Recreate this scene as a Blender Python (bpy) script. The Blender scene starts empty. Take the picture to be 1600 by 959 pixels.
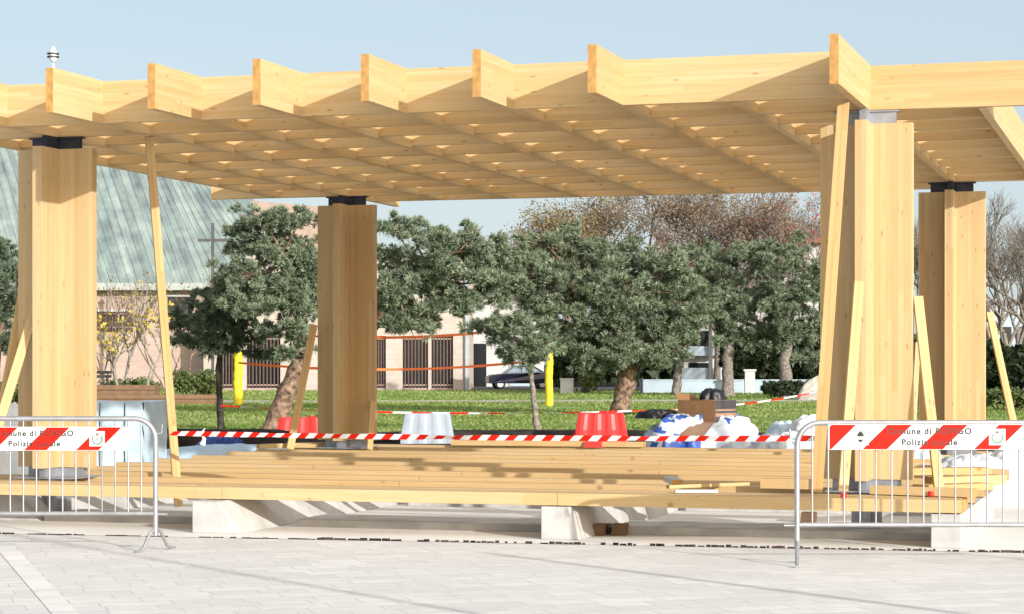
import bpy, math, random
import numpy as np
from mathutils import Vector, Matrix, noise as mnoise

random.seed(7)
rng = np.random.default_rng(11)
scene = bpy.context.scene
col = scene.collection
R = math.radians

# ------------------------------------------------------------------ camera numbers
F, HZ, CH = 3412.0, 567.8, 1.525            # focal length in photo pixels, horizon row, eye height
TH = 0.2916                               # yaw of the pavilion against the view
UX, UY = math.cos(TH), -math.sin(TH)      # pavilion axis along its front
VX, VY = math.sin(TH), math.cos(TH)       # pavilion axis going back
OX, OY = 3.149, 19.377                    # front right column


def uv(u, v, z=0.0):
    return Vector((OX + u * UX + v * VX, OY + u * UY + v * VY, z))


def at(px, py, Y):
    """point seen at photo pixel (px,py) at depth Y"""
    return Vector(((px - 800) / F * Y, Y, CH - (py - HZ) * Y / F))


# ------------------------------------------------------------------ mesh helpers
class MB:
    def __init__(s):
        s.v, s.f, s.m, s.sm = [], [], [], []

    def add(s, vs, fs, mi=0, smooth=False):
        o = len(s.v)
        s.v += [tuple(p) for p in vs]
        for f in fs:
            s.f.append(tuple(i + o for i in f)); s.m.append(mi); s.sm.append(smooth)

    def box(s, x0, y0, z0, x1, y1, z1, mi=0, ends=None):
        vs = [(x0, y0, z0), (x1, y0, z0), (x1, y1, z0), (x0, y1, z0), (x0, y0, z1), (x1, y0, z1), (x1, y1, z1), (x0, y1, z1)]
        s.add(vs, [(0, 3, 2, 1), (4, 5, 6, 7), (0, 1, 5, 4), (2, 3, 7, 6)], mi)
        s.add(vs, [(1, 2, 6, 5), (3, 0, 4, 7)], mi if ends is None else ends)

    def prism(s, poly, z0, z1, mi=0, cap=None):
        n = len(poly)
        vs = [(x, y, z0) for x, y in poly] + [(x, y, z1) for x, y in poly]
        s.add(vs, [(i, (i + 1) % n, n + (i + 1) % n, n + i) for i in range(n)], mi)
        s.add(vs, [tuple(range(n - 1, -1, -1)), tuple(range(n, 2 * n))], mi if cap is None else cap)

    def tube(s, pts, rad, n=8, mi=0, caps=True):
        pts = [Vector(p) for p in pts]
        if not hasattr(rad, '__len__'):
            rad = [rad] * len(pts)
        vs, fs = [], []
        prev = None
        for i, p in enumerate(pts):
            a = pts[max(i - 1, 0)]; b = pts[min(i + 1, len(pts) - 1)]
            t = (b - a).normalized()
            if prev is None:
                side = t.cross(Vector((0, 0, 1)))
                if side.length < 1e-3: side = t.cross(Vector((0, 1, 0)))
            else:
                side = prev - t * prev.dot(t)
            side.normalize(); prev = side
            up = side.cross(t)
            for k in range(n):
                an = 2 * math.pi * k / n
                vs.append(p + (side * math.cos(an) + up * math.sin(an)) * rad[i])
        for i in range(len(pts) - 1):
            for k in range(n):
                k2 = (k + 1) % n
                fs.append((i * n + k, i * n + k2, (i + 1) * n + k2, (i + 1) * n + k))
        s.add(vs, fs, mi, True)
        if caps:
            s.add(vs, [tuple(range(n)), tuple(range(len(pts) * n - 1, (len(pts) - 1) * n - 1, -1))], mi)

    def build(s, name, mats, parent=None, loc=(0, 0, 0), rotz=0.0, mat=None, bevel=0):
        me = bpy.data.meshes.new(name)
        me.from_pydata(s.v, [], s.f)
        if not isinstance(mats, (list, tuple)): mats = [mats]
        for m in mats: me.materials.append(m)
        me.polygons.foreach_set('material_index', s.m)
        me.polygons.foreach_set('use_smooth', s.sm)
        me.update()
        o = bpy.data.objects.new(name, me)
        col.objects.link(o)
        if mat is not None: o.matrix_world = mat
        else:
            o.location = loc; o.rotation_euler = (0, 0, rotz)
        if parent is not None: o.parent = parent
        if bevel:
            b = o.modifiers.new('edge', 'BEVEL'); b.width = bevel; b.segments = 2; b.limit_method = 'ANGLE'
        return o


def tag(o, label=None, cat=None, group=None, kind=None):
    if label: o['label'] = label
    if cat: o['category'] = cat
    if group: o['group'] = group
    if kind: o['kind'] = kind
    return o


def empty(name, loc=(0, 0, 0), rotz=0.0, label=None, cat=None, group=None):
    o = bpy.data.objects.new(name, None)
    o.empty_display_size = .2
    col.objects.link(o)
    o.location = loc; o.rotation_euler = (0, 0, rotz)
    return tag(o, label, cat, group)


def copy_tree(o, parent=None):
    c = o.copy(); col.objects.link(c)
    if parent is not None: c.parent = parent
    for ch in list(o.children): copy_tree(ch, c)
    return c


# ------------------------------------------------------------------ materials
class NT:
    def __init__(s, name):
        s.mat = bpy.data.materials.new(name); s.mat.use_nodes = True
        s.t = s.mat.node_tree; s.t.nodes.clear()
        s.out = s.n('ShaderNodeOutputMaterial')
        s.b = s.n('ShaderNodeBsdfPrincipled')
        s.l(s.b.outputs[0], s.out.inputs[0])

    def n(s, typ, **kw):
        nd = s.t.nodes.new(typ)
        for k, v in kw.items(): setattr(nd, k, v)
        return nd

    def l(s, a, b): s.t.links.new(a, b)

    def val(s, sock, v):
        if hasattr(v, 'is_linked'): s.l(v, sock)
        else: sock.default_value = v

    def math(s, op, a, b=None):
        m = s.n('ShaderNodeMath', operation=op)
        s.val(m.inputs[0], a)
        if b is not None: s.val(m.inputs[1], b)
        return m.outputs[0]

    def mix(s, fac, a, b, mode='MIX'):
        m = s.n('ShaderNodeMix', data_type='RGBA', blend_type=mode)
        s.val(m.inputs[0], fac)
        for i, c in ((6, a), (7, b)):
            if hasattr(c, 'is_linked'): s.l(c, m.inputs[i])
            else: m.inputs[i].default_value = (*c, 1)
        return m.outputs[2]

    def noise(s, vec, scale, detail=3, rough=.55):
        nd = s.n('ShaderNodeTexNoise')
        nd.inputs['Scale'].default_value = scale; nd.inputs['Detail'].default_value = detail
        nd.inputs['Roughness'].default_value = rough
        if vec is not None: s.l(vec, nd.inputs['Vector'])
        return nd.outputs['Fac']

    def ramp(s, fac, stops):
        r = s.n('ShaderNodeValToRGB')
        el = r.color_ramp.elements
        while len(el) < len(stops): el.new(.5)
        for e, (p, c) in zip(el, stops):
            e.position = p; e.color = (*c, 1) if hasattr(c, '__len__') else (c, c, c, 1)
        s.l(fac, r.inputs[0])
        return r.outputs[0]

    def coords(s, kind='Object', scale=(1, 1, 1), rot=(0, 0, 0), jitter=True):
        tc = s.n('ShaderNodeTexCoord')
        mp = s.n('ShaderNodeMapping')
        mp.inputs['Scale'].default_value = scale; mp.inputs['Rotation'].default_value = rot
        src = tc.outputs[kind]
        if jitter:
            oi = s.n('ShaderNodeObjectInfo')
            add = s.n('ShaderNodeVectorMath', operation='ADD')
            sc = s.n('ShaderNodeVectorMath', operation='SCALE')
            cb = s.n('ShaderNodeCombineXYZ')
            s.l(oi.outputs['Random'], cb.inputs[0]); s.l(oi.outputs['Random'], cb.inputs[2])
            s.l(cb.outputs[0], sc.inputs[0]); sc.inputs['Scale'].default_value = 37.0
            s.l(src, add.inputs[0]); s.l(sc.outputs[0], add.inputs[1]); src = add.outputs[0]
        s.l(src, mp.inputs[0])
        return mp.outputs[0]

    def bump(s, h, strength=.3, dist=.01):
        b = s.n('ShaderNodeBump'); b.inputs['Strength'].default_value = strength; b.inputs['Distance'].default_value = dist
        s.l(h, b.inputs['Height']); s.l(b.outputs[0], s.b.inputs['Normal'])

    def base(s, c):
        if hasattr(c, 'is_linked'): s.l(c, s.b.inputs['Base Color'])
        else: s.b.inputs['Base Color'].default_value = (*c, 1)

    def set(s, **kw):
        for k, v in kw.items(): s.b.inputs[k.replace('_', ' ')].default_value = v
        return s


def wood(name, length='x', lam='z', lamw=.042, tones=None, knots=1.0, runs=1.6):
    """glued spruce: lamellas across `lam`, grain along `length`"""
    t = NT(name)
    tones = tones or [(.505, .352, .170), (.53, .387, .200), (.55, .412, .230)]
    co = t.coords()
    sp = t.n('ShaderNodeSeparateXYZ'); t.l(co, sp.inputs[0])
    ax = {'x': sp.outputs[0], 'y': sp.outputs[1], 'z': sp.outputs[2]}
    L = ax[length]
    A = t.math('ADD', ax['x'], ax['y']) if lam == 'xy' else ax[lam]
    third = [ax[k] for k in 'xyz' if k != length and k != lam]
    T = third[0] if lam != 'xy' else A
    li = t.math('FLOOR', t.math('DIVIDE', A, lamw))
    w1 = t.n('ShaderNodeTexWhiteNoise', noise_dimensions='1D'); t.l(li, w1.inputs['W'])
    off = t.math('MULTIPLY', w1.outputs['Value'], 9.0)
    ci = t.math('FLOOR', t.math('DIVIDE', t.math('ADD', L, off), runs))
    cb = t.n('ShaderNodeCombineXYZ'); t.l(li, cb.inputs[0]); t.l(ci, cb.inputs[1])
    w2 = t.n('ShaderNodeTexWhiteNoise', noise_dimensions='2D'); t.l(cb.outputs[0], w2.inputs['Vector'])
    colr = t.ramp(w2.outputs['Value'], [(0, tones[0]), (.5, tones[1]), (1, tones[2])])
    # grain
    g = t.n('ShaderNodeCombineXYZ')
    t.l(t.math('MULTIPLY', L, 1.3), g.inputs[0]); t.l(t.math('MULTIPLY', A, 46.), g.inputs[1]); t.l(t.math('MULTIPLY', T, 46.), g.inputs[2])
    gn = t.noise(g.outputs[0], 1.0, 4, .6)
    colr = t.mix(t.ramp(gn, [(.38, 0.0), (.78, .42)]), colr, (.40, .235, .09))
    # broad warm patches
    g2 = t.n('ShaderNodeCombineXYZ')
    t.l(t.math('MULTIPLY', L, .7), g2.inputs[0]); t.l(t.math('MULTIPLY', A, 9.), g2.inputs[1]); t.l(t.math('MULTIPLY', T, 9.), g2.inputs[2])
    colr = t.mix(t.ramp(t.noise(g2.outputs[0], 1.0, 2), [(.45, 0.), (.8, .35)]), colr, (.46, .27, .10))
    # thin glue lines
    fr = t.math('FRACT', t.math('DIVIDE', A, lamw))
    gl = t.math('LESS_THAN', t.math('ABSOLUTE', t.math('SUBTRACT', fr, .5)), .47)
    colr = t.mix(t.math('MULTIPLY', t.math('SUBTRACT', 1.0, gl), .20), colr, (.26, .14, .055))
    # knots
    k = t.n('ShaderNodeCombineXYZ')
    t.l(t.math('MULTIPLY', L, 4.2), k.inputs[0]); t.l(t.math('MULTIPLY', A, 15.), k.inputs[1]); t.l(t.math('MULTIPLY', T, 4.), k.inputs[2])
    vo = t.n('ShaderNodeTexVoronoi'); vo.inputs['Scale'].default_value = 1.0; t.l(k.outputs[0], vo.inputs['Vector'])
    keep = t.n('ShaderNodeSeparateColor'); t.l(vo.outputs['Color'], keep.inputs[0])
    kf = t.math('MULTIPLY', t.ramp(vo.outputs['Distance'], [(.03, .75), (.17, .0)]), t.math('LESS_THAN', keep.outputs[0], (.52 * knots)))
    colr = t.mix(kf, colr, (.22, .095, .03))
    oi = t.n('ShaderNodeObjectInfo')                 # every piece of timber has its own tone
    colr = t.mix(1.0, colr, t.ramp(oi.outputs['Random'], [(0, (.90, .86, .80)), (.5, (1, 1, 1)), (1, (1.0, 1.02, 1.05))]), 'MULTIPLY')
    t.base(colr)
    t.set(Roughness=.62)
    t.b.inputs['Specular IOR Level'].default_value = .25
    t.bump(gn, .25, .004)
    return t.mat


def plain(name, c, rough=.6, metal=0.0, var=.12, scale=6., bump=.1, spec=.4):
    t = NT(name)
    co = t.coords()
    n = t.noise(co, scale, 4)
    d = tuple(max(0, x * (1 - 2.2 * var)) for x in c); e = tuple(min(1, x * (1 + var)) for x in c)
    t.base(t.ramp(n, [(.3, d), (.7, e)]))
    t.set(Roughness=rough, Metallic=metal)
    t.b.inputs['Specular IOR Level'].default_value = spec
    if bump: t.bump(t.noise(co, scale * 4, 3), bump, .01)
    return t.mat


M = {}
M['beam'] = wood('glulam_beam')
M['col'] = wood('clt_column', 'z', 'xy', .052, tones=[(.46, .318, .156), (.495, .364, .195), (.52, .395, .228)], runs=2.6, knots=1.1)
M['deck'] = wood('deck_planks', 'x', 'y', .20, runs=3.1, knots=.8)
M['board'] = wood('sawn_board', 'x', 'y', .3, tones=[(.50, .335, .150), (.535, .375, .180), (.555, .405, .21)])
M['endgrain'] = plain('spruce_end_grain', (.43, .245, .085), .8, var=.12, scale=18, spec=.15)
M['galv'] = plain('galvanised_steel', (.43, .44, .46), .42, .75, .08, 14, .05)
M['steel'] = plain('bracket_steel', (.33, .35, .39), .45, .6, .1, 9, .05)
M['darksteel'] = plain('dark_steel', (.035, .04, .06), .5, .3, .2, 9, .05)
M['concrete'] = plain('cast_concrete', (.46, .455, .445), .92, 0, .11, 3.5, .45, .15)
M['white'] = plain('white_sheet', (.64, .645, .65), .45, 0, .03, 5, .0)
M['signwhite'] = plain('reflective_white', (.64, .645, .65), .4, 0, .02, 3, 0)
M['signred'] = plain('reflective_red', (.55, .014, .006), .6, 0, .05, 3, 0, .12)
M['ink'] = plain('black_ink', (.02, .02, .02), .5, 0, .1, 3, 0)
M['green'] = plain('emblem_green', (.03, .22, .10), .5, 0, .1, 3, 0)
M['redplastic'] = plain('red_plastic', (.62, .022, .02), .42, 0, .1, 3, .03)
M['greyplastic'] = plain('pale_grey_plastic', (.31, .36, .42), .5, 0, .06, 3, .03)
M['yellow'] = plain('yellow_wrap', (.80, .62, .02), .45, 0, .08, 4, .1)
M['orange'] = plain('orange_net', (.80, .16, .03), .6, 0, .1, 6, 0)
M['cardboard'] = plain('cardboard', (.25, .135, .065), .85, 0, .1, 5, .1, .1)
M['darkcard'] = plain('printed_cardboard', (.055, .05, .055), .7, 0, .2, 7, .1)
M['palecard'] = plain('pale_cardboard', (.30, .19, .135), .85, 0, .1, 5, .1, .1)
M['blue'] = plain('blue_tarpaulin', (.03, .085, .36), .45, 0, .25, 3, .1)
M['paleblue'] = plain('pale_blue_wrap', (.47, .60, .70), .35, 0, .08, 3, .1)
M['black'] = plain('black_plastic', (.012, .012, .014), .45, 0, .3, 4, .1)
M['soil'] = plain('dark_soil', (.035, .03, .028), .95, 0, .3, 3, .5, .1)
M['planter'] = plain('planter_wood', (.20, .125, .075), .8, 0, .12, 3, .2, .15)
M['stone'] = plain('boulder_stone', (.42, .39, .35), .9, 0, .12, 2, .5, .15)
M['pinebark'] = plain('pine_bark', (.26, .178, .13), .95, 0, .4, 9, 1.0, .1)
M['greybark'] = plain('grey_bark', (.25, .22, .195), .95, 0, .3, 12, .6, .1)
M['darkbark'] = plain('dark_bark', (.055, .05, .045), .95, 0, .3, 9, .5, .1)
M['birch'] = plain('birch_bark', (.30, .27, .235), .9, 0, .3, 10, .2, .1)
M['plaster'] = plain('pale_plaster', (.38, .46, .54), .9, 0, .06, .8, .1, .1)  # blue of pale walls standing in shade, put into the base colour
M['whiteplaster'] = plain('white_plaster', (.52, .52, .51), .9, 0, .05, .8, .1, .1)
M['roofred'] = plain('clay_roof', (.30, .12, .07), .9, 0, .2, 4, .3, .1)
M['pinkroof'] = plain('brown_fibre_roof', (.36, .275, .235), .85, 0, .1, 1.2, .2, .1)
M['glassdark'] = plain('dark_window', (.015, .018, .022), .12, 0, .1, 2, 0)
M['grille'] = plain('rusty_bar', (.13, .085, .075), .7, .2, .15, 8, 0)
M['carblue'] = plain('dark_blue_paint', (.006, .008, .022), .22, 0, .05, 2, 0, .5)
M['rubber'] = plain('tyre_rubber', (.015, .015, .015), .8, 0, .1, 5, 0)
M['asphalt'] = plain('asphalt', (.10, .10, .10), .95, 0, .15, 3, .4, .1)


def leafmat(name, a, b, c, scale=1.2, trans=.15):
    t = NT(name)
    co = t.coords(jitter=True)
    n = t.noise(co, scale, 3)
    gi = t.n('ShaderNodeNewGeometry')
    f = t.math('ADD', t.math('MULTIPLY', n, .7), t.math('MULTIPLY', gi.outputs['Random Per Island'], .45))
    t.base(t.ramp(f, [(.25, a), (.55, b), (.85, c)]))
    t.set(Roughness=.6)
    t.b.inputs['Specular IOR Level'].default_value = .25
    if trans:
        tr = t.n('ShaderNodeBsdfTranslucent')
        mx = t.n('ShaderNodeMixShader'); mx.inputs[0].default_value = trans
        t.l(t.b.inputs['Base Color'].links[0].from_socket, tr.inputs[0])
        t.l(t.b.outputs[0], mx.inputs[1]); t.l(tr.outputs[0], mx.inputs[2]); t.l(mx.outputs[0], t.out.inputs[0])
    return t.mat


M['needle'] = leafmat('pine_needles', (.060, .090, .055), (.165, .215, .135), (.36, .425, .30), 2.2, .06)
M['darkneedle'] = leafmat('dark_pine_needles', (.04, .062, .04), (.105, .145, .095), (.23, .285, .20), 2.2, .06)
M['autumn'] = leafmat('autumn_leaves', (.14, .11, .05), (.20, .16, .075), (.28, .22, .12), .8, .2)
M['rust'] = leafmat('rusty_leaves', (.16, .105, .07), (.22, .16, .11), (.30, .235, .17), .8, .2)
M['redleaf'] = leafmat('red_leaves', (.28, .05, .04), (.36, .07, .05), (.42, .12, .08), .8, .2)
M['yellowleaf'] = leafmat('yellow_leaves', (.30, .22, .03), (.45, .34, .05), (.50, .42, .12), .8, .2)
M['shrub'] = leafmat('shrub_leaves', (.05, .085, .025), (.09, .13, .04), (.16, .17, .07), 1.2, .15)
M['hedge'] = leafmat('dark_hedge_leaves', (.010, .018, .009), (.022, .036, .016), (.04, .06, .026), 1.2, .1)
M['grass'] = leafmat('grass_blades', (.10, .17, .03), (.18, .265, .06), (.30, .315, .14), .16, .2)


def grass_ground():
    t = NT('lawn_turf')
    co = t.coords(jitter=False)
    a = t.noise(co, .28, 5, .65); b = t.noise(co, 3.5, 4, .7)
    f = t.math('ADD', t.math('MULTIPLY', a, .6), t.math('MULTIPLY', b, .4))
    t.base(t.ramp(f, [(.32, (.10, .16, .03)), (.5, (.16, .235, .055)), (.62, (.21, .275, .08)), (.78, (.31, .31, .16))]))
    t.set(Roughness=1.0); t.b.inputs['Specular IOR Level'].default_value = .1
    t.bump(b, .8, .05)
    return t.mat


def paving_mat():
    t = NT('granite_setts')
    co = t.coords(rot=(0, 0, -R(29.9)), jitter=False)
    co2 = t.coords(jitter=False)
    br = t.n('ShaderNodeTexBrick'); t.l(co, br.inputs['Vector'])
    br.offset = .37; br.offset_frequency = 2; br.squash = .7; br.squash_frequency = 3
    br.inputs['Scale'].default_value = 1.0
    br.inputs['Brick Width'].default_value = .46; br.inputs['Row Height'].default_value = .235
    br.inputs['Mortar Size'].default_value = .006; br.inputs['Mortar Smooth'].default_value = .3
    br.inputs['Color1'].default_value = (.62, .615, .60, 1); br.inputs['Color2'].default_value = (.73, .725, .705, 1)
    br.inputs['Mortar'].default_value = (.45, .445, .43, 1)
    c = br.outputs['Color']
    n1 = t.noise(co2, 1.1, 4, .6); n2 = t.noise(t.coords(rot=(0, 0, -R(29.9)), scale=(1, 2.2, 1), jitter=False), 4.5, 6, .75)
    c = t.mix(t.ramp(n1, [(.35, .0), (.75, .45)]), c, (.52, .515, .50))
    c = t.mix(t.ramp(n2, [(.40, .0), (.72, .55)]), c, (.46, .455, .45))
    c = t.mix(t.ramp(t.noise(co2, 60., 2), [(.4, 0.), (.7, .25)]), c, (.38, .375, .37))
    # one lighter running band of slabs
    sp = t.n('ShaderNodeSeparateXYZ'); t.l(co, sp.inputs[0])
    M['_band'] = sp
    t.base(c)
    t.set(Roughness=.85); t.b.inputs['Specular IOR Level'].default_value = .2
    t.bump(br.outputs['Fac'], -.4, .004)
    return t.mat


def brick_mat(name, c1, c2, mo, bw, rh, ms):
    t = NT(name)
    tc = t.n('ShaderNodeTexCoord'); sp = t.n('ShaderNodeSeparateXYZ'); t.l(tc.outputs['Object'], sp.inputs[0])
    cb = t.n('ShaderNodeCombineXYZ'); t.l(t.math('ADD', sp.outputs[0], sp.outputs[1]), cb.inputs[0]); t.l(sp.outputs[2], cb.inputs[1])
    br = t.n('ShaderNodeTexBrick'); t.l(cb.outputs[0], br.inputs['Vector'])
    br.inputs['Scale'].default_value = 1; br.inputs['Brick Width'].default_value = bw; br.inputs['Row Height'].default_value = rh
    br.inputs['Mortar Size'].default_value = ms
    for k, c in (('Color1', c1), ('Color2', c2), ('Mortar', mo)): br.inputs[k].default_value = (*c, 1)
    n = t.noise(tc.outputs['Object'], .5, 4)
    t.base(t.mix(t.ramp(n, [(.35, 0.), (.75, .35)]), br.outputs['Color'], tuple(x * .72 for x in c1)))
    t.set(Roughness=.95); t.b.inputs['Specular IOR Level'].default_value = .1
    return t.mat


M['brick'] = brick_mat('pink_brick', (.40, .305, .26), (.46, .365, .32), (.38, .32, .29), .5, .16, .012)
M['blockwall'] = brick_mat('pale_block', (.43, .375, .33), (.48, .43, .39), (.36, .32, .29), .6, .3, .012)


def copper_mat():
    t = NT('green_copper')
    tc = t.n('ShaderNodeTexCoord')
    mp = t.n('ShaderNodeMapping'); mp.inputs['Scale'].default_value = (1.6, 1, .10); t.l(tc.outputs['Object'], mp.inputs[0])
    mp2 = t.n('ShaderNodeMapping'); mp2.inputs['Scale'].default_value = (.8, .8, .8); t.l(tc.outputs['Object'], mp2.inputs[0])
    # streaks follow the seams: x + .45 z is constant along a seam
    sp = t.n('ShaderNodeSeparateXYZ'); t.l(tc.outputs['Object'], sp.inputs[0])
    s = t.math('ADD', sp.outputs[0], t.math('MULTIPLY', sp.outputs[2], .45))
    cb = t.n('ShaderNodeCombineXYZ'); t.l(t.math('MULTIPLY', s, 1.7), cb.inputs[0]); t.l(t.math('MULTIPLY', sp.outputs[2], .16), cb.inputs[1])
    a = t.noise(cb.outputs[0], 1.0, 5, .65); b = t.noise(mp2.outputs[0], 1.0, 4, .6)
    f = t.math('ADD', t.math('MULTIPLY', a, .55), t.math('MULTIPLY', b, .45))
    c = t.ramp(f, [(.34, (.085, .11, .125)), (.46, (.15, .195, .20)), (.58, (.225, .285, .275)), (.70, (.33, .395, .385))])
    row = t.math('FRACT', t.math('DIVIDE', sp.outputs[2], 2.1))
    c = t.mix(t.math('MULTIPLY', t.math('LESS_THAN', row, .035), .3), c, (.19, .24, .25))
    t.base(c); t.set(Roughness=.65); t.b.inputs['Specular IOR Level'].default_value = .3
    return t.mat


M['copper'] = copper_mat()
M['turf'] = grass_ground()
M['paving'] = paving_mat()
M['pad'] = plain('light_concrete_slab', (.70, .69, .665), .92, 0, .05, .9, .12, .2)
M['bandslab'] = plain('pale_slab_band', (.69, .685, .665), .85, 0, .05, 2., .05, .2)
M['joint'] = plain('rusty_joint', (.055, .042, .038), .9, 0, .75, 9., .2, .1)
M['tarpfold'] = plain('crumpled_tarpaulin', (.54, .59, .65), .4, 0, .06, 4, .35)

# ------------------------------------------------------------------ world, sun, camera
trav = Vector((UX * -1 + VX * .8, UY * -1 + VY * .8, -.335)).normalized()
el = math.asin(-trav.z)
w = bpy.data.worlds.new('World'); scene.world = w; w.use_nodes = True
nt = w.node_tree
bg = nt.nodes['Background']
sky = nt.nodes.new('ShaderNodeTexSky'); sky.sky_type = 'NISHITA'; sky.sun_disc = False
sky.sun_elevation = el
sky.sun_rotation = math.atan2(-trav.x, -trav.y)
sky.air_density = 1.0; sky.dust_density = 1.0; sky.ozone_density = 1.0
mx = nt.nodes.new('ShaderNodeMix'); mx.data_type = 'RGBA'; mx.inputs[0].default_value = .72
mx.inputs[7].default_value = (3.85, 4.55, 5.25, 1)          # pale winter haze over the blue
nt.links.new(sky.outputs[0], mx.inputs[6]); 
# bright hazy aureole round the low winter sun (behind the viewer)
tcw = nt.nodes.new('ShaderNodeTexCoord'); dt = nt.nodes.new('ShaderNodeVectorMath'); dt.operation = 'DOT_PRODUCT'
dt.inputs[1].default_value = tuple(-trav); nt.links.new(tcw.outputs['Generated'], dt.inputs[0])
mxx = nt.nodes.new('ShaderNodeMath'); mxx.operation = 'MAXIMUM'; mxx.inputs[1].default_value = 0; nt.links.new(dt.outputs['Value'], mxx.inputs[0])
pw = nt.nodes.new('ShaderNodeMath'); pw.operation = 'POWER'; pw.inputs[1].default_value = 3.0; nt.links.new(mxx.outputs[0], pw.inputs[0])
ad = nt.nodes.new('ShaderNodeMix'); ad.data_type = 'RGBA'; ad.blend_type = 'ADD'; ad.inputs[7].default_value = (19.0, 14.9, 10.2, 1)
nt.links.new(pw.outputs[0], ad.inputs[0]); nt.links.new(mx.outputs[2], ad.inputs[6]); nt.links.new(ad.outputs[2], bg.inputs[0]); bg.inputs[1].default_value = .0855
sun = bpy.data.lights.new('sun', 'SUN'); sun.energy = 3.0; sun.angle = R(.53); sun.color = (1.0, .96, .905)
so = bpy.data.objects.new('sun', sun); col.objects.link(so)
so.rotation_euler = trav.to_track_quat('-Z', 'Y').to_euler(); so.location = (10, -10, 20)

cam = bpy.data.cameras.new('camera'); co = bpy.data.objects.new('camera', cam); col.objects.link(co)
co.location = (0, 0, CH); co.rotation_euler = (R(90), 0, 0)
cam.sensor_width = 36; cam.lens = F / 1600 * 36; cam.shift_y = (HZ - 479.5) / 1600
cam.clip_start = .1; cam.clip_end = 4000
scene.camera = co
scene.view_settings.view_transform = 'Standard'; scene.view_settings.look = 'None'
scene.view_settings.gamma = 1; scene.view_settings.use_curve_mapping = False
scene.view_settings.exposure = .90
scene.cycles.use_denoising = True
scene.cycles.max_bounces = 10; scene.cycles.diffuse_bounces = 7; scene.cycles.transparent_max_bounces = 8


# ------------------------------------------------------------------ ground
def sheet(name, pts, z, m, loc=None, rotz=0.0):
    b = MB(); b.add([(x, y, 0) for x, y in pts], [tuple(range(len(pts)))])
    o = b.build(name, m, loc=loc or (0, 0, z), rotz=rotz); o['kind'] = 'structure'
    return o


g = sheet('ground', [(-2500, -60), (2500, -60), (2500, 3500), (-2500, 3500)], -.03, M['soil'])
tag(g, 'bare ground under the square and the park')
sheet('road', [(-400, 128), (400, 128), (400, 146), (-400, 146)], -.012, M['asphalt'])
lw = sheet('lawn', [(-70, 44.5), (70, 44.5), (70, 126), (-70, 126)], -.010, M['turf'])
JX, JY, JR = -.235, 18.62, R(12.8)      # joint between the setts and the slab
pv = MB(); pv.add([(-40, -30, 0), (40, -30, 0), (40, -.012, 0), (-40, -.012, 0)], [(0, 1, 2, 3)])
pv = pv.build('square_paving', M['paving'], loc=(JX, JY, 0), rotz=-JR); pv['kind'] = 'structure'
pd = MB(); pd.add([(-40, .012, 0), (40, .012, 0), (40, 14.5, 0), (-40, 14.5, 0)], [(0, 1, 2, 3)])
pd = pd.build('concrete_apron', M['pad'], loc=(JX, JY, 0), rotz=-JR); pd['kind'] = 'structure'
jb = MB()
x = -40.
while x < 40:
    L = random.uniform(.015, .07) if x > -1 else random.uniform(.02, .12)
    hh = random.uniform(.002, .009) if x < -1.5 else random.uniform(.006, .019)
    if random.random() < (.82 if x > -1.5 else .7): jb.box(x, -.011, -.02, x + L, .011, hh)
    x += L + random.uniform(.0, .025)
jo = jb.build('paving_joint', M['joint'], loc=(JX, JY, .004), rotz=-JR); jo['kind'] = 'structure'
# lighter band of slabs across the paving
b0 = Vector((-4.235, 18.48, .004)); bd = Vector((-.2944, .9557, 0)); bs = Vector((.9557, .2944, 0))
bb = MB()
for k in range(60):
    p = b0 + bd * (-.46 * k - .25)
    q = p + bd * (-.452)
    bb.add([p - bs * .155, q - bs * .155, q + bs * .005, p + bs * .005][::1], [(0, 1, 2, 3)])
bo = bb.build('pale_paving_band', M['bandslab']); bo['kind'] = 'structure'
# trodden path over the lawn
pp = MB()
for k in range(60):
    xa, xb = -60 + 2 * k, -58 + 2 * k
    ya, yb = 88 + 1.2 * math.sin(xa * .2), 88 + 1.2 * math.sin(xb * .2)
    pp.add([(xa, ya, 0), (xb, yb, 0), (xb, yb + 5, 0), (xa, ya + 5, 0)], [(0, 1, 2, 3)])
po = pp.build('gravel_path', plain('trodden_gravel', (.46, .44, .35), .95, 0, .25, 1.0, .4, .1), loc=(0, 0, -.004)); po['kind'] = 'structure'

# grass blades, one mass
def grass_mass():
    n = 170000
    Y = 44.5 + (126 - 44.5) * rng.random(n) ** 1.5
    X = (rng.random(n) - .5) * Y * .56
    keep = ~((Y > 87.5) & (Y < 94) & (rng.random(n) < .85))
    pat = np.sin(X * .55 + 1.3) * np.sin(Y * .21 + X * .13) + .6 * np.sin(X * 1.7 + Y * .5) + .5 * np.sin(Y * .9 - X * .8)
    keep &= (pat + rng.normal(0, .35, n)) > -.75
    X, Y = X[keep], Y[keep]; n = len(X)
    h = .015 + .05 * rng.random(n) * (Y / 70)
    an = rng.random(n) * 6.28; wd = .02 + .02 * rng.random(n) * (Y / 60)
    dx, dy = np.cos(an) * wd, np.sin(an) * wd
    lx, ly = rng.normal(0, .05, n), rng.normal(0, .05, n)
    z = np.full(n, -.012)
    v = np.stack([np.stack([X - dx, Y - dy, z], 1), np.stack([X + dx, Y + dy, z], 1), np.stack([X + lx, Y + ly, h], 1)], 1).reshape(-1, 3)
    return tri_mesh('grass', v, M['grass'])


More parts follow.
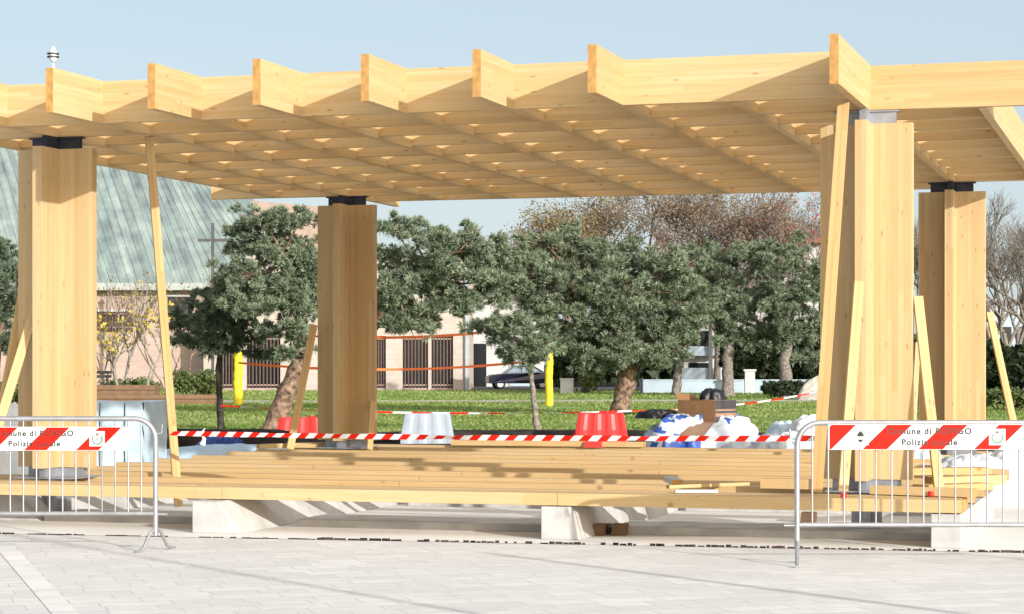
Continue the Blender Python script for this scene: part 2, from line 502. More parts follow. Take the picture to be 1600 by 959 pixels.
def tri_mesh(name, v, m, parent=None, loc=(0, 0, 0)):
    nv = len(v); nt_ = nv // 3
    me = bpy.data.meshes.new(name)
    me.vertices.add(nv); me.vertices.foreach_set('co', np.ascontiguousarray(v, dtype=np.float32).ravel())
    me.loops.add(nv); me.loops.foreach_set('vertex_index', np.arange(nv, dtype=np.int32))
    me.polygons.add(nt_)
    me.polygons.foreach_set('loop_start', np.arange(0, nv, 3, dtype=np.int32))
    me.update(calc_edges=True); me.validate()
    me.materials.append(m)
    o = bpy.data.objects.new(name, me); col.objects.link(o); o.location = loc
    if parent is not None: o.parent = parent
    return o


tag(grass_mass(), 'short green park grass', 'grass', kind='stuff')

# ------------------------------------------------------------------ pavilion
pav = empty('timber_pavilion', (OX, OY, 0), -TH, 'large pale spruce pavilion with a coffered beam roof on four cross shaped columns', 'pavilion')
ZB, ZT = 3.760, 4.160
BW = .037


def joist(u, v0, v1):
    b = MB(); L = v1 - v0
    b.box(0, -BW, 0, L, BW, ZT - ZB, 0, 1)
    return b.build('roof_joist', [M['beam'], M['endgrain']], pav, (u, v0, ZB), R(90), bevel=.004)


def cross(v, u0, u1, lift=.004):
    b = MB(); L = u1 - u0
    b.box(0, -BW, lift, L, BW, ZT - ZB - .004, 0, 1)
    return b.build('cross_beam', [M['beam'], M['endgrain']], pav, (u0, v, ZB), 0, bevel=.004)


for k in range(-8, 1):
    front = -1.99 if k != -1 else -1 + BW
    back = 9 - BW if k != -8 else 9.98
    joist(k, front, back)
joist(-9, BW, 8 - BW)
joist(1, BW, 8 - BW)
cross(-1, -8 + BW, -BW)
for k in range(0, 9):
    u0 = -9 + BW if k != 8 else -9.98
    u1 = 1 - BW if k != 0 else 3.98
    cross(k, u0, u1, .004 if k in (0, 8) else .024)
cross(9, -8 + BW, 0 - BW)


def plus(L, w):
    return [(-w, -L), (w, -L), (w, -w), (L, -w), (L, w), (w, w), (w, L), (-w, L), (-w, w), (-L, w), (-L, -w), (-w, -w)]


CT, CB = 3.642, .505
for (u, v) in ((0, 0), (-8, 0), (-8, 8), (0, 8)):
    c = MB(); c.prism(plus(.407, .053), 0, CT - CB, 0, 1)
    c = c.build('column', [M['col'], M['endgrain']], pav, (u, v, CB), 0, bevel=.004)
    t = MB(); t.prism(plus(.26, .03), 0, ZB - CT, 0); t.box(-.29, -.05, ZB - CT - .014, .29, .05, ZB - CT - .001)
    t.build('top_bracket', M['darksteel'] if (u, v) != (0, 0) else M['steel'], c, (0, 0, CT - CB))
    t = MB(); t.prism(plus(.30, .035), -.09, 0.0, 0); t.box(-.33, -.30, -.104, .33, .30, -.091); t.prism(plus(.13, .05), -.486, -.1045, 0)
    t.build('base_bracket', M['steel'], c, (0, 0, -.001))

# ------------------------------------------------------------------ deck and plinths
dk = empty('timber_deck', (OX, OY, 0), -TH, 'low platform of pale planks under the pavilion, open at its front edge', 'deck')
d = MB()
rows = [(-1.15 + .205 * i, .2) for i in range(3)] + [(v + .2, .15) for v in range(0, 10)]
for y, wd in rows:
    z1 = .40 + (random.uniform(-.006, .004) if y > -1 else 0)
    cuts = [-8.97 + random.uniform(-.03, .03)]
    xx = -8.9 + random.uniform(2.0, 4.5)
    while xx < -.6:
        cuts.append(xx); xx += random.uniform(3.0, 5.0)
    cuts.append(.92 + random.uniform(-.025, .02))
    for a, b2 in zip(cuts[:-1], cuts[1:]):
        d.box(a + .002, y, z1 - .107, b2 - .002, y + wd, z1 + random.uniform(-.003, .003), 0, 1)
d.build('planking', [M['deck'], M['endgrain']], dk, bevel=.003)
e = MB()
for u in np.arange(-8.6, 1.0, 1.2):
    e.box(u - .03, -1.2, .293 - .06, u + .03, 9.5, .291)
# joists stay hidden behind the plank edge
plinth_defs = [(-5.76, -1.40, 9.3, .20, 'pale concrete plinth under the deck below the tall leaning brace, with a sloping flank'),
               (-2.54, -1.20, 9.3, .10, 'pale concrete plinth under the middle of the deck edge'),
               (.80, -1.12, 2.45, .0, 'pale concrete plinth under the right end of the deck'),
               (-8.35, -.5, 9.3, .30, 'pale concrete plinth under the deck behind the left barrier')]
for (u, v0, v1, fl, lab) in plinth_defs:
    b = MB()
    L = v1 - v0
    prof = [(-.125, 0), (.125 + fl, 0), (.125, .285), (-.125, .285)]
    b.add([(x, 0, z) for x, z in prof] + [(x, L, z) for x, z in prof], [(0, 1, 2, 3), (7, 6, 5, 4), (1, 5, 6, 2), (2, 6, 7, 3), (3, 7, 4, 0), (0, 4, 5, 1)])
    tag(b.build('plinth_wall', M['concrete'], loc=uv(u, v0), rotz=-TH, bevel=.008), lab, 'plinth', 'concrete plinths')
# low cross footings on the slab
for i, (v, u0, u1) in enumerate(((-.05, -5.26, -2.60), (-.05, -2.22, .66), (-.05, -7.9, -5.84), (2.9, -5.26, -2.60), (2.9, -2.22, .66))):
    b = MB(); b.box(0, -.40 if v < 1 else -.2, 0, u1 - u0, .38 if v < 1 else .2, .07)
    lab = ['low concrete footing strip behind the left pale plinths', 'low concrete footing strip right of the middle plinth',
           'low concrete footing strip behind the left barrier', 'rear concrete footing strip left of the middle plinth', 'rear concrete footing strip right of the middle plinth'][i]
    tag(b.build('footing_strip', M['concrete'], loc=uv(u0, v), rotz=-TH, bevel=.006), lab, 'footing', 'concrete footing strips')


# ------------------------------------------------------------------ loose boards and braces
def board(p, q, wd, th, name, label, cat='board', group=None, m=None, face=None, part_of=None, ends=1):
    """plank from p to q, wide across `face` normal"""
    p, q = Vector(p), Vector(q)
    X = (q - p).normalized()
    n = Vector(face) if face is not None else Vector((0, -1, 0))
    Z = (n - X * n.dot(X)).normalized()
    Yv = Z.cross(X)
    mat = Matrix((X, Yv, Z)).transposed().to_4x4(); mat.translation = p
    b = MB(); b.box(0, -wd / 2, -th / 2, (q - p).length, wd / 2, th / 2, 0, ends)
    o = b.build(name, [m or M['board'], M['endgrain']], mat=mat, bevel=.003)
    return tag(o, label, cat, group)


NU = Vector((-VX, -VY, 0))     # towards the front
PU = Vector((UX, UY, 0))
BR = 'wooden braces propping the pavilion'
# tall brace on the left of the nave, from the slab up to the beams
board(at(279, 790, 22.4), at(233, 214, 21.5), .082, .05, 'brace_board', 'tall brace reaching from the deck to the roof beams right of the left column', 'brace', BR, face=(.35, -1, 0))
# left front column
board(uv(-8.46, -.66, .395), uv(-8.10, -.10, 2.33), .09, .04, 'brace_board', 'brace leaning on the left side of the front left column, nearest to it', 'brace', BR, face=(.1, -1, .2))
board(uv(-8.9, .25, .395), uv(-8.40, .10, 2.45), .085, .045, 'brace_board', 'brace left of the front left column with a shaded upper half', 'brace', BR, face=(.2, -1, .1))
# back left column
board(uv(-8.60, 7.45, .395), uv(-8.40, 7.80, 2.05), .095, .05, 'brace_board', 'shaded brace leaning on the left side of the back left column', 'brace', BR, face=(.3, -1, .1))
board(uv(-7.46, 7.40, .395), uv(-7.60, 7.9, 1.02), .08, .045, 'brace_board', 'short brace at the right foot of the back left column', 'brace', BR, face=(.5, -1, .1))
# front right column
p1 = at(1276, 768, 18.6); p2 = at(1318, 160, 18.55)
board(p1, p2, .10, .045, 'brace_board', 'tallest brace rising past the left side of the front right column to the beams', 'brace', BR, face=(-.2, -1, 0))
board(at(1317, 766, 18.45), at(1342, 440, 18.6), .085, .04, 'brace_board', 'sunlit brace leaning on the front face of the front right column', 'brace', BR, face=(.15, -1, .15))
board(at(1467, 762, 18.9), at(1434, 464, 19.3), .085, .045, 'brace_board', 'brace leaning on the right side of the front right column', 'brace', BR, face=(.1, -1, .2))
# back right column
board(at(1592, 700, 26.9), at(1546, 487, 27.0), .085, .045, 'brace_board', 'brace leaning on the right side of the back right column', 'brace', BR, face=(.1, -1, .2))
board(at(1424, 720, 25.6), at(1434, 535, 26.2), .06, .04, 'brace_board', 'thin brace leaning left of the back right column, behind the front one', 'brace', BR, face=(.1, -1, .2))

LB = 'loose timber lying on the deck'
DZ = .405
def flat(u0, v0, u1, v1, wd, th, lab, z=DZ, m=None, cat='board', name='loose_board'):
    return board(uv(u0, v0, z + th / 2), uv(u1, v1, z + th / 2), wd, th, name, lab, cat, LB, m=m, face=(0, 0, 1))

flat(-.95, .05, .0 - .45, .02, .12, .09, 'short thick beam lying behind the brace left of the front right column')
flat(.12, -.52, 1.0, -.75, .14, .07, 'thick plank end lying before the right foot of the front right column')
flat(.48, -.1, 1.0, .45, .2, .06, 'wide plank lying slanted on the right corner of the deck')
flat(.50, .7, 1.05, 1.35, .2, .09, 'plank lying behind the slanted plank on the deck corner')
flat(-.2, 2.7, .8, 3.2, .22, .07, 'long plank lying at the rear of the deck right end')
flat(-1.75, -.25, -1.15, .45, .05, .03, 'thin slat lying on the deck in the column shadow')
flat(-1.55, -.85, -1.2, -.73, .07, .025, 'thin pale board lying on the front edge of the deck', m=M['white'])
flat(-2.0, .9, -1.78, .3, .10, .05, 'grey metal profile lying on the deck planks', m=M['galv'], cat='metal profile', name='metal_profile')
flat(-9.0, 7.7, -8.35, 7.75, .09, .05, 'thin beam lying at the left foot of the back left column')
flat(-8.95, 7.2, -8.4, 8.2, .07, .06, 'plank lying askew left of the back left column')
flat(-6.9, 9.2, -4.2, 9.25, .2, .07, 'thick plank lying along the rear edge of the deck')
flat(-1.2, 6.3, .3, 6.35, .2, .06, 'plank lying on the rear of the deck left of the tarpaulin')
flat(-1.4, 5.3, .4, 5.4, .12, .05, 'narrow plank lying near the rear of the deck by the white bags')

# red timber end caps
for (px, py, Y, lab) in ((1318, 764, 18.3, 'small red plastic cap under the sunlit brace on the deck'),
                         (1455, 762, 18.5, 'small red plastic cap beside the right foot brace on the deck'),
                         (1513, 747, 19.4, 'bright red plastic cap on the end of a plank at the deck corner')):
    p = at(px, py, Y)
    b = MB()
    n = 10
    ring = [(.026 * math.cos(2 * math.pi * k / n), .026 * math.sin(2 * math.pi * k / n)) for k in range(n)]
    b.prism(ring, 0, .028); b.prism([(x * 1.12, y * 1.12) for x, y in ring], -.012, -.001)
    tag(b.build('end_cap', M['redplastic'], loc=(p.x, p.y, DZ + .014), bevel=.003), lab, 'cap', 'red plastic caps')

# wood blocks under the deck
for (px, lab) in ((937, 'brown wooden block under the deck, left one of a pair'), (969, 'brown wooden block under the deck, right one of a pair'), (1264, 'dark wooden block under the deck behind the right barrier post')):
    p = at(px, 828 if px < 1000 else 812, 0); Y = F * CH / ((834.5 if px < 1000 else 815) - HZ)
    b = MB(); b.box(-.065, -.1, 0, .065, .1, .095, 0, 0); b.box(-.05, -.103, .02, .05, -.099, .075)
    tag(b.build('wood_block', [M['planter']], loc=((px - 800) / F * Y, Y, .002), rotz=-TH + random.uniform(-.15, .15), bevel=.006), lab, 'block', 'wooden blocks under the deck')
p = at(953, 828, 0); Y = F * CH / (835 - HZ)
b = MB(); b.tube([(0, 0, .03), (.0, .08, .05), (0, .16, .03)], [.03, .042, .03], 10)
tag(b.build('black_bag', M['black'], loc=((953 - 800) / F * Y, Y - .02, .012)), 'small black bag between two brown blocks under the deck', 'bag')


# ------------------------------------------------------------------ crowd barriers
def text_mesh(s, size):
    cu = bpy.data.curves.new('lettering', 'FONT'); cu.body = s; cu.size = size; cu.align_x = 'CENTER'; cu.align_y = 'CENTER'
    cu.extrude = .0006; cu.offset = .0016; cu.space_character = 1.18
    o = bpy.data.objects.new('tmp', cu); col.objects.link(o)
    dg = bpy.context.evaluated_depsgraph_get(); dg.update()
    me = bpy.data.meshes.new_from_object(o.evaluated_get(dg))
    bpy.data.objects.remove(o)
    return me


def put_text(s, size, parent, loc):
    me = text_mesh(s, size); me.materials.clear(); me.materials.append(M['ink'])
    o = bpy.data.objects.new('lettering', me); col.objects.link(o); o.parent = parent
    o.location = loc; o.rotation_euler = (R(90), 0, 0)
    return o


def barrier(px, footy, sgn, label, zshift, length, sign_off, nbar, pitch, footyaw):
    """post at the given end; rails run to sgn (+1 right, -1 left)"""
    Y = F * CH / (footy - HZ); X = (px - 800) / F * Y
    root = empty('crowd_barrier', (X, Y, 0), 0, label, 'barrier', 'steel crowd barriers with striped signs')
    zt, zb, r, rad = 1.079, .305, .021, .17
    fr = MB()
    def arc(cx, s):
        return [(cx + s * (rad - rad * math.cos(a)), 0, zt - rad + rad * math.sin(a)) for a in np.linspace(0, math.pi / 2, 8)]
    E = sgn * length
    path = [(0, 0, .13)] + [(0, 0, .5)] + arc(0, sgn) + arc(E, -sgn)[::-1] + [(E, 0, .5), (E, 0, .13)]
    fr.tube(path, r, 12)
    fr.tube([(sgn * .0, 0, zb), (E, 0, zb)], r * .86, 12)
    fr.build('frame', M['galv'], root)
    # hooks for the next barrier
    for zz in (.98, .30):
        h = MB()
        h.tube([(-sgn * .01, 0, zz - .02), (-sgn * .05, 0, zz - .02), (-sgn * .055, 0, zz + .05)] if zz > .5 else
               [(-sgn * .01, 0, zz), (-sgn * .08, 0, zz), (-sgn * .10, 0, zz)], .009, 8)
        h.build('hook', M['galv'], root)
    for ex in (0, E):
        f = MB(); c, s = math.cos(footyaw), math.sin(footyaw)
        pts = [(-.25, .008), (-.20, .012), (-.15, .035), (-.07, .15), (-.02, .175), (.02, .175), (.07, .15), (.15, .035), (.20, .012), (.25, .008)]
        f.tube([(ex + a * s, a * c, z) for a, z in pts], .014, 10)
        f.build('foot', M['galv'], root)
    # vertical bars, welded between the rails
    proto = None
    for k in range(nbar):
        x = sgn * (.115 + pitch * k)
        if abs(x) > length - .06: break
        if proto is None:
            bb = MB(); bb.tube([(0, 0, zb), (0, 0, zt - .005)], .0068, 8)
            o = bb.build('bar', M['galv'], root, (x, 0, 0)); proto = o
        else:
            o = proto.copy(); col.objects.link(o); o.parent = root; o.location = (x, 0, 0)
    # sign
    x0, z0, z1, SL = sign_off, .876 + zshift, 1.069 + zshift, 1.525
    sg = MB(); sg.box(x0, -.034, z0, x0 + SL, -.024, z1)
    sg = sg.build('sign_panel', M['signwhite'], root, bevel=.002)
    H = z1 - z0; per, rw, sl = .422, .185, .188
    st = MB()
    def para(a):    # clipped slanted stripe, a = left bottom corner
        P = [(a, 0), (a + rw, 0), (a + rw + sl, H), (a + sl, H)]
        lo, hi = 0.012, SL - .012
        for lim, sg_ in ((lo, 1), (hi, -1)):
            Q = []
            for i in range(len(P)):
                A, B = P[i], P[(i + 1) % len(P)]
                ia, ib = (A[0] - lim) * sg_ >= 0, (B[0] - lim) * sg_ >= 0
                if ia: Q.append(A)
                if ia != ib:
                    tt = (lim - A[0]) / (B[0] - A[0]); Q.append((lim, A[1] + tt * (B[1] - A[1])))
            P = Q
            if not P: return
        st.add([(x0 + x, -.0355, z0 + .004 + z * (H - .008) / H) for x, z in P], [tuple(range(len(P)))])
    for k in range(-1, 5): para(.025 - rw + k * per)
    st.build('red_stripes', M['signred'], sg)
    # emblems on white plates
    for cx, kind in ((.245, 0), (SL - .245, 1)):
        pl = MB(); h = .062; z = (z0 + z1) / 2
        pl.box(x0 + cx - h, -.0395, z - h, x0 + cx + h, -.0362, z + h)
        pl = pl.build('emblem_plate', M['signwhite'], sg, bevel=.0012)
        em = MB()
        def poly(P, mi=0): em.add([(x0 + cx + a, -.0403, z + b_) for a, b_ in P], [tuple(range(len(P)))], mi)
        if kind == 0:   # dark acorn-like crest: cap above, pointed foot below
            poly([(-.026, .004), (.026, .004), (.024, .022), (.012, .036), (.0, .048), (-.012, .036), (-.024, .022)])
            poly([(-.030, -.010), (.030, -.010), (.030, -.004), (-.030, -.004)])
            poly([(-.022, -.018), (-.010, -.036), (.0, -.042), (.010, -.036), (.022, -.018)])
            em.build('emblem', M['ink'], pl)
        else:           # green wreath round a small shield
            for k in range(14):
                a0 = math.pi * (.78 + k * 1.44 / 14); a1 = a0 + math.pi * .085
                ro, ri = .046, .033
                poly([(ri * math.cos(a0), ri * math.sin(a0) - .004), (ro * math.cos(a0), ro * math.sin(a0) - .004), (ro * math.cos(a1), ro * math.sin(a1) - .004), (ri * math.cos(a1), ri * math.sin(a1) - .004)], 0)
            poly([(-.016, .014), (-.016, -.008), (0, -.024), (.016, -.008), (.016, .014)], 1)
            poly([(-.014, .044), (.014, .044), (.011, .026), (-.011, .026)], 2)
            em.build('emblem', [M['green'], M['greyplastic'], M['cardboard']], pl)
    put_text('Comune di ROVIGO', .064, sg, (x0 + SL / 2 + .005, -.0362, (z0 + z1) / 2 + .042))
    put_text('Polizia Locale', .064, sg, (x0 + SL / 2 + .005, -.0362, (z0 + z1) / 2 - .042))
    return root


barrier(1245.5, 882, 1, 'steel crowd barrier with striped sign standing before the front right column', 0, 2.155, .229, 18, .1205, R(8))
barrier(243, 860, -1, 'steel crowd barrier with striped sign standing before the front left column', -.056, 2.155, -1.749, 19, .107, R(30))

# posts standing out of the frame, whose long shadows cross the paving
for (x_, y_, h_, r_, lab) in ((5.6, 4.9, 5.2, .040, 'slim grey lamp post whose long thin shadow crosses the paving at left'),
                              (5.77, 8.97, 2.75, .055, 'short grey sign post whose shadow crosses the paving at right')):
    root = empty('street_post', (x_, y_, 0), 0, lab, 'post')
    b = MB(); b.tube([(0, 0, 0), (0, 0, h_)], [r_ * 1.2, r_ * .9], 12); b.build('pole', M['steel'], root)
    b = MB(); b.tube([(0, 0, 0), (0, 0, .25)], r_ * 1.9, 12); b.build('sleeve', M['steel'], root)

# ------------------------------------------------------------------ tapes
def tape(name, pts, wd, mats, seg, label, cat, twist=.5, slant=.5):
    pts = [Vector(p) for p in pts]
    # resample
    out = []
    for a, b_ in zip(pts[:-1], pts[1:]):
        n = max(1, int((b_ - a).length / (seg / 2)))
        out += [a.lerp(b_, i / n) for i in range(n)]
    out.append(pts[-1])
    mb = MB()
    ph = random.uniform(0, 6)
    def edge(i):
        t_ = (out[min(i + 1, len(out) - 1)] - out[max(i - 1, 0)]).normalized()
        an = twist * (math.sin(i * .23 + ph) + .6 * math.sin(i * .071 + 2 * ph))
        up = Vector((0, 0, 1)) * math.cos(an) + Vector((0, -1, 0)) * math.sin(an)
        sh = t_ * (wd * slant)
        return out[i] + up * wd / 2 + sh, out[i] - up * wd / 2 - sh
    for i in range(len(out) - 1):
        a, b_ = edge(i); c, d_ = edge(i + 1)
        mb.add([b_, d_, c, a], [(0, 1, 2, 3)], (i // 2) % len(mats))
    o = mb.build(name, mats)
    return tag(o, label, cat)


def sag(a, b_, s, n=14):
    a, b_ = Vector(a), Vector(b_)
    return [a.lerp(b_, i / n) - Vector((0, 0, s * 4 * (i / n) * (1 - i / n))) for i in range(n + 1)]


tape('warning_tape', sag(at(268, 676, 21.7), at(1281, 684, 18.6),   .018, 24), .052, [M['signred'], M['signwhite']], .088,
     'red and white striped warning tape stretched across the front of the deck', 'tape', .55, .5)
tape('warning_tape', sag(at(345, 633, 50.5), at(965, 642, 51.5), .10) + sag(at(975, 641, 51.5), at(1275, 612, 56), .12)[1:], .042, [M['signred'], M['signwhite']], .40,
     'thin far warning tape strung between the pine trunks over the lawn', 'tape', .9, .4)
tape('orange_tape', sag(at(372, 566, 69.8), at(860, 560, 71.5), .28), .085, [M['orange']], .5, 'lower orange tape strung between the two yellow wrapped posts', 'tape', .5, 0)
tape('orange_tape', sag(at(440, 521, 70.6), at(752, 519, 70.2), .14), .085, [M['orange']], .5, 'upper orange tape strung through the pine branches', 'tape', .5, 0)
b = MB(); b.add([(-.17, 0, -.07), (.16, 0, -.07), (.18, 0, .01), (.06, 0, .045), (-.13, 0, .02)], [(0, 1, 2, 3, 4)]); 
b.add([(-.17, .004, -.07), (.16, .004, -.07), (.18, .004, .01), (.06, .004, .045), (-.13, .004, .02)], [(4, 3, 2, 1, 0)])
tag(b.build('red_rag', M['redplastic'], loc=at(931, 690, 29.5)), 'red plastic scrap hanging at the rear deck edge before the red block', 'rag')
b = MB(); b.tube([(0, 0, 0), (.02, 0, .06), (-.01, 0, .13), (.03, 0, .17)], [.035, .02, .012, .006], 8)
tag(b.build('tape_knot', M['white'], loc=at(316, 694, 23.0)), 'white knotted plastic strip beside the tall left brace', 'plastic strip')

# ------------------------------------------------------------------ water filled plastic blocks
def plastic_block(px, Y, wpx, toppx, m, label):
    W = wpx * Y / F; top = CH - (toppx - HZ) * Y / F; X = (px - 800) / F * Y
    root = empty('traffic_block', (X, Y, 0), 0, label, 'traffic block', 'plastic traffic blocks')
    b = MB()
    n = 14; prof = []
    for i in range(n + 1):
        s = i / n
        x = -W / 2 + W * s
        rib = .014 if (i % 4 in (1, 2)) else 0.
        prof.append((x, rib))
    def ring(z, k, dpt):
        f = [(x * k, -dpt - r_) for x, r_ in prof]; bk = [(x * k, dpt + r_) for x, r_ in prof[::-1]]
        return [(x, y, z) for x, y in f + bk]
    rings = [ring(0.0, 1.02, .24), ring(top * .25, 1.0, .22), ring(top * .45, .96, .17), ring(top * .97, .86, .12), ring(top, .83, .10)]
    m_ = len(rings[0])
    vs = [p for r_ in rings for p in r_]
    fs = [(a * m_ + i, a * m_ + (i + 1) % m_, (a + 1) * m_ + (i + 1) % m_, (a + 1) * m_ + i) for a in range(4) for i in range(m_)]
    b.add(vs, fs); b.add(vs, [tuple(range(4 * m_, 5 * m_))])
    b.build('body', m, root, bevel=.008)
    c = MB(); c.tube([(W * .1, 0, top), (W * .1, 0, top + .03)], .05, 12); c.build('filler_cap', m, root)
    c = MB(); c.tube([(-W * .5, 0, top * .12), (-W * .5, 0, top * .40)], .035, 10); c.build('coupling', m, root)
    return root


plastic_block(939, 42, 82, 644, M['redplastic'], 'bright red plastic traffic block standing in the sun behind the deck')
plastic_block(668, 42, 82, 645, M['greyplastic'], 'pale grey plastic traffic block standing behind the deck')
plastic_block(477, 41, 92, 651, M['redplastic'], 'dark red plastic traffic block beside the back left column')

# ------------------------------------------------------------------ heaps and wrapped goods
def crumple(W, D, H, seed, n=18, m=10, drape=.35, mats=None, name='tarpaulin', parent=None, loc=(0, 0, 0), rotz=0, mfun=None, rough=.10):
    """a sheet thrown over a heap: superellipse dome with folds running down"""
    r2 = np.random.default_rng(seed)
    ph = r2.random(8) * 6.28
    b = MB(); vs, fs, ms = [], [], []
    N = n * 5; m = m * 2
    for j in range(m + 1):
        t_ = j / m
        for i in range(N):
            a = 2 * math.pi * i / N
            ca, sa = math.cos(a), math.sin(a)
            sq = 1 / max(abs(ca), abs(sa)) ** .55
            rr = math.sin(t_ * math.pi / 2) ** .75
            fold = 1 + rough * t_ * (math.sin(5 * a + ph[0]) + .6 * math.sin(11 * a + ph[1] + t_) + .35 * math.sin(19 * a + ph[2]))
            zz = H * (math.cos(t_ * math.pi / 2) ** .6 if t_ < 1 else 0)
            zz += rough * H * .4 * (math.sin(3 * ca * 2 + ph[3]) * math.sin(4 * sa + ph[4])) * (1 - t_)
            if j == 0: zz = H * (1 + 0)
            p = Vector((W / 2 * ca * sq * rr * fold, D / 2 * sa * sq * rr * fold, zz))
            q = p * (3.2 / max(W, .5)) * 1.3 + Vector((seed * 3.1, seed, 0))
            rg = (1 - abs(mnoise.noise(q))) ** 2 - .55 + .6 * ((1 - abs(mnoise.noise(q * 2.3))) ** 2 - .55) + .3 * mnoise.noise(q * 5)
            o_ = Vector((ca, sa, .8 if t_ < .9 else 0)).normalized() * rg * rough * min(W, D) * 1.25 * (.35 + t_ * .65)
            p = p + o_
            vs.append((p.x, p.y, max(0.0, p.z)))
    for j in range(m):
        for i in range(N):
            f = (j * N + i, (j + 1) * N + i, (j + 1) * N + (i + 1) % N, j * N + (i + 1) % N)
            b.f.append(f); b.m.append(mfun(i / N, j / m) if mfun else 0); b.sm.append(True)
    b.v = vs
    o = b.build(name, mats, parent, loc, rotz)
    return o


heap = empty('tarpaulin_heap', ((1098 - 800) / F * 33, 33, 0), 0, 'heap under a crumpled white and blue tarpaulin behind the deck', 'heap')
crumple(1.55, 1.2, .80, 3, mats=[M['tarpfold'], M['blue']], parent=heap, name='tarpaulin', rough=.13,
        mfun=lambda a, t_: 1 if (mnoise.noise((a * 16, t_ * 2.2, 3.7)) + .5 * mnoise.noise((a * 50, t_ * 3, 1.7)) > .30 and t_ > .2) or (.53 < a < .62 + .02 * math.sin(t_ * 30) and t_ > .3) else 0)
bx = empty('cardboard_box', ((1098 - 800) / F * 33 + .04, 32.9, .66), R(-38), 'torn open cardboard box with a dark printed side lying on the tarpaulin heap', 'box')
b = MB(); b.box(-.33, -.27, 0, .33, -.262, .32); b.build('front_side', M['cardboard'], bx)
b = MB(); b.box(.322, -.262, 0, .33, .33, .32); b.box(.3302, -.25, .08, .333, .31, .13, 1); b.box(.3302, -.25, .16, .333, .31, .19, 1); b.build('printed_side', [M['darkcard'], M['palecard']], bx)
b = MB(); b.box(-.33, .322, 0, .322, .33, .32); b.box(-.33, -.262, 0, -.322, .322, .32); b.box(-.322, -.262, .002, .322, .322, .01); b.build('rear_sides', M['cardboard'], bx)
b = MB()
b.add([(.33, -.27, .32), (.33, .33, .32), (.02, .36, .33), (.0, -.25, .325)], [(0, 1, 2, 3)]); b.add([(.33, -.27, .315), (.33, .33, .315), (.02, .36, .325), (.0, -.25, .32)], [(3, 2, 1, 0)])
b.build('lid_flap', M['palecard'], bx)
b = MB(); b.add([(-.32, -.27, .0), (.33, -.275, .0), (.30, -.62, -.25), (-.45, -.60, -.14)], [(0, 1, 2, 3)]); b.add([(-.32, -.27, -.006), (.33, -.275, -.006), (.30, -.62, -.256), (-.45, -.60, -.146)], [(3, 2, 1, 0)])
b.build('hanging_flap', M['palecard'], bx)
b = MB(); b.add([(-.33, -.27, .32), (-.33, .33, .32), (-.43, .30, .40), (-.42, -.2, .42)], [(0, 1, 2, 3)]); b.add([(-.33, -.27, .316), (-.33, .33, .316), (-.43, .30, .396), (-.42, -.2, .416)], [(3, 2, 1, 0)])
b.build('side_flap', M['cardboard'], bx)
o = crumple(.34, .3, .2, 8, n=8, m=6, mats=[M['black']], name='black_bag', loc=((1106 - 800) / F * 33 + .08, 33.05, .95), rough=.16)
tag(o, 'small crumpled black bag lying on top of the cardboard box', 'bag')
o = crumple(.55, .5, .12, 21, n=8, m=6, mats=[M['black']], name='black_sheet', loc=((1032 - 800) / F * 33, 33.2, .70), rough=.2)
tag(o, 'black plastic sheet poking out left of the cardboard box', 'sheet')
for i, (px, Y, W, H, seed, mm, lab, nm) in enumerate((
        (1265, 31, .62, .78, 5, 'white', 'tall rounded white bag behind the deck left of the front right column', 'white_bag'),
        (1222, 30.4, .95, .56, 6, 'tarpfold', 'low pile of crumpled white sheeting beside the tarpaulin heap', 'white_sheeting'),
        (1225, 31.6, .55, .68, 9, 'paleblue', 'pale blue bag behind the low white sheeting', 'blue_bag'),
        (1520, 23.8, .95, .52, 12, 'tarpfold', 'crumpled white sheet at the right end of the deck under the barrier sign', 'white_sheeting'),
        (1590, 25.0, .8, .58, 13, 'white', 'white bag beside the deck near the right edge of the photo', 'white_bag'),
        (1440, 25.2, .5, .62, 15, 'paleblue', 'pale blue plastic bag between the two right columns', 'blue_bag'),
        (14, 30.5, .8, .95, 17, 'white', 'white wrapped bundle left of the front left column', 'white_bundle'))):
    o = crumple(W, W * .8, H, seed, n=14, m=9, mats=[M[mm]], name=nm, loc=((px - 800) / F * Y, Y, 0.0), rough=.12)
    tag(o, lab, 'bag' if 'bag' in nm else ('bundle' if 'bundle' in nm else 'sheeting'), 'white bags and sheeting round the deck')
o = crumple(.5, .4, .16, 31, n=8, m=6, mats=[M['blue']], name='blue_sheet', loc=((345 - 800) / F * 31, 31, .33), rough=.2)
o = tag(o, 'low blue plastic sheet behind the deck right of the tall left brace', 'sheet')
o = crumple(2.6, .8, .42, 33, n=14, m=6, mats=[M['paleblue']], name='pale_sheet', loc=((370 - 800) / F * 30, 30, .0), rough=.07)
tag(o, 'low pale blue sheeting spread behind the left rear edge of the deck', 'sheeting')
# wrapped pallet
wp = empty('wrapped_pallet', ((170 - 800) / F * 28.2, 28.2, 0), R(-10), 'block of goods wrapped in pale translucent film behind the left column', 'pallet')
b = MB()
nx, nz = 26, 12
W_, D_, H_ = 1.25, .9, .92
P = []
def wr(x, y, z, s): return (x + .012 * math.sin(17 * z + 9 * x + s), y + .014 * math.sin(13 * x + 21 * z + s) + .010 * math.sin(31 * (x + z)), z)
def quadgrid(f, n, m_):
    vs = [f(i / n, j / m_) for j in range(m_ + 1) for i in range(n + 1)]
    b.add(vs, [(j * (n + 1) + i, j * (n + 1) + i + 1, (j + 1) * (n + 1) + i + 1, (j + 1) * (n + 1) + i) for j in range(m_) for i in range(n)], 0, True)
quadgrid(lambda s, t_: wr(-W_ / 2 + W_ * s, -D_ / 2, .12 + H_ * t_, 0), nx, nz)
quadgrid(lambda s, t_: (W_ / 2 + .012 * math.sin(19 * s + 15 * t_), -D_ / 2 + D_ * s, .12 + H_ * t_), nx, nz)
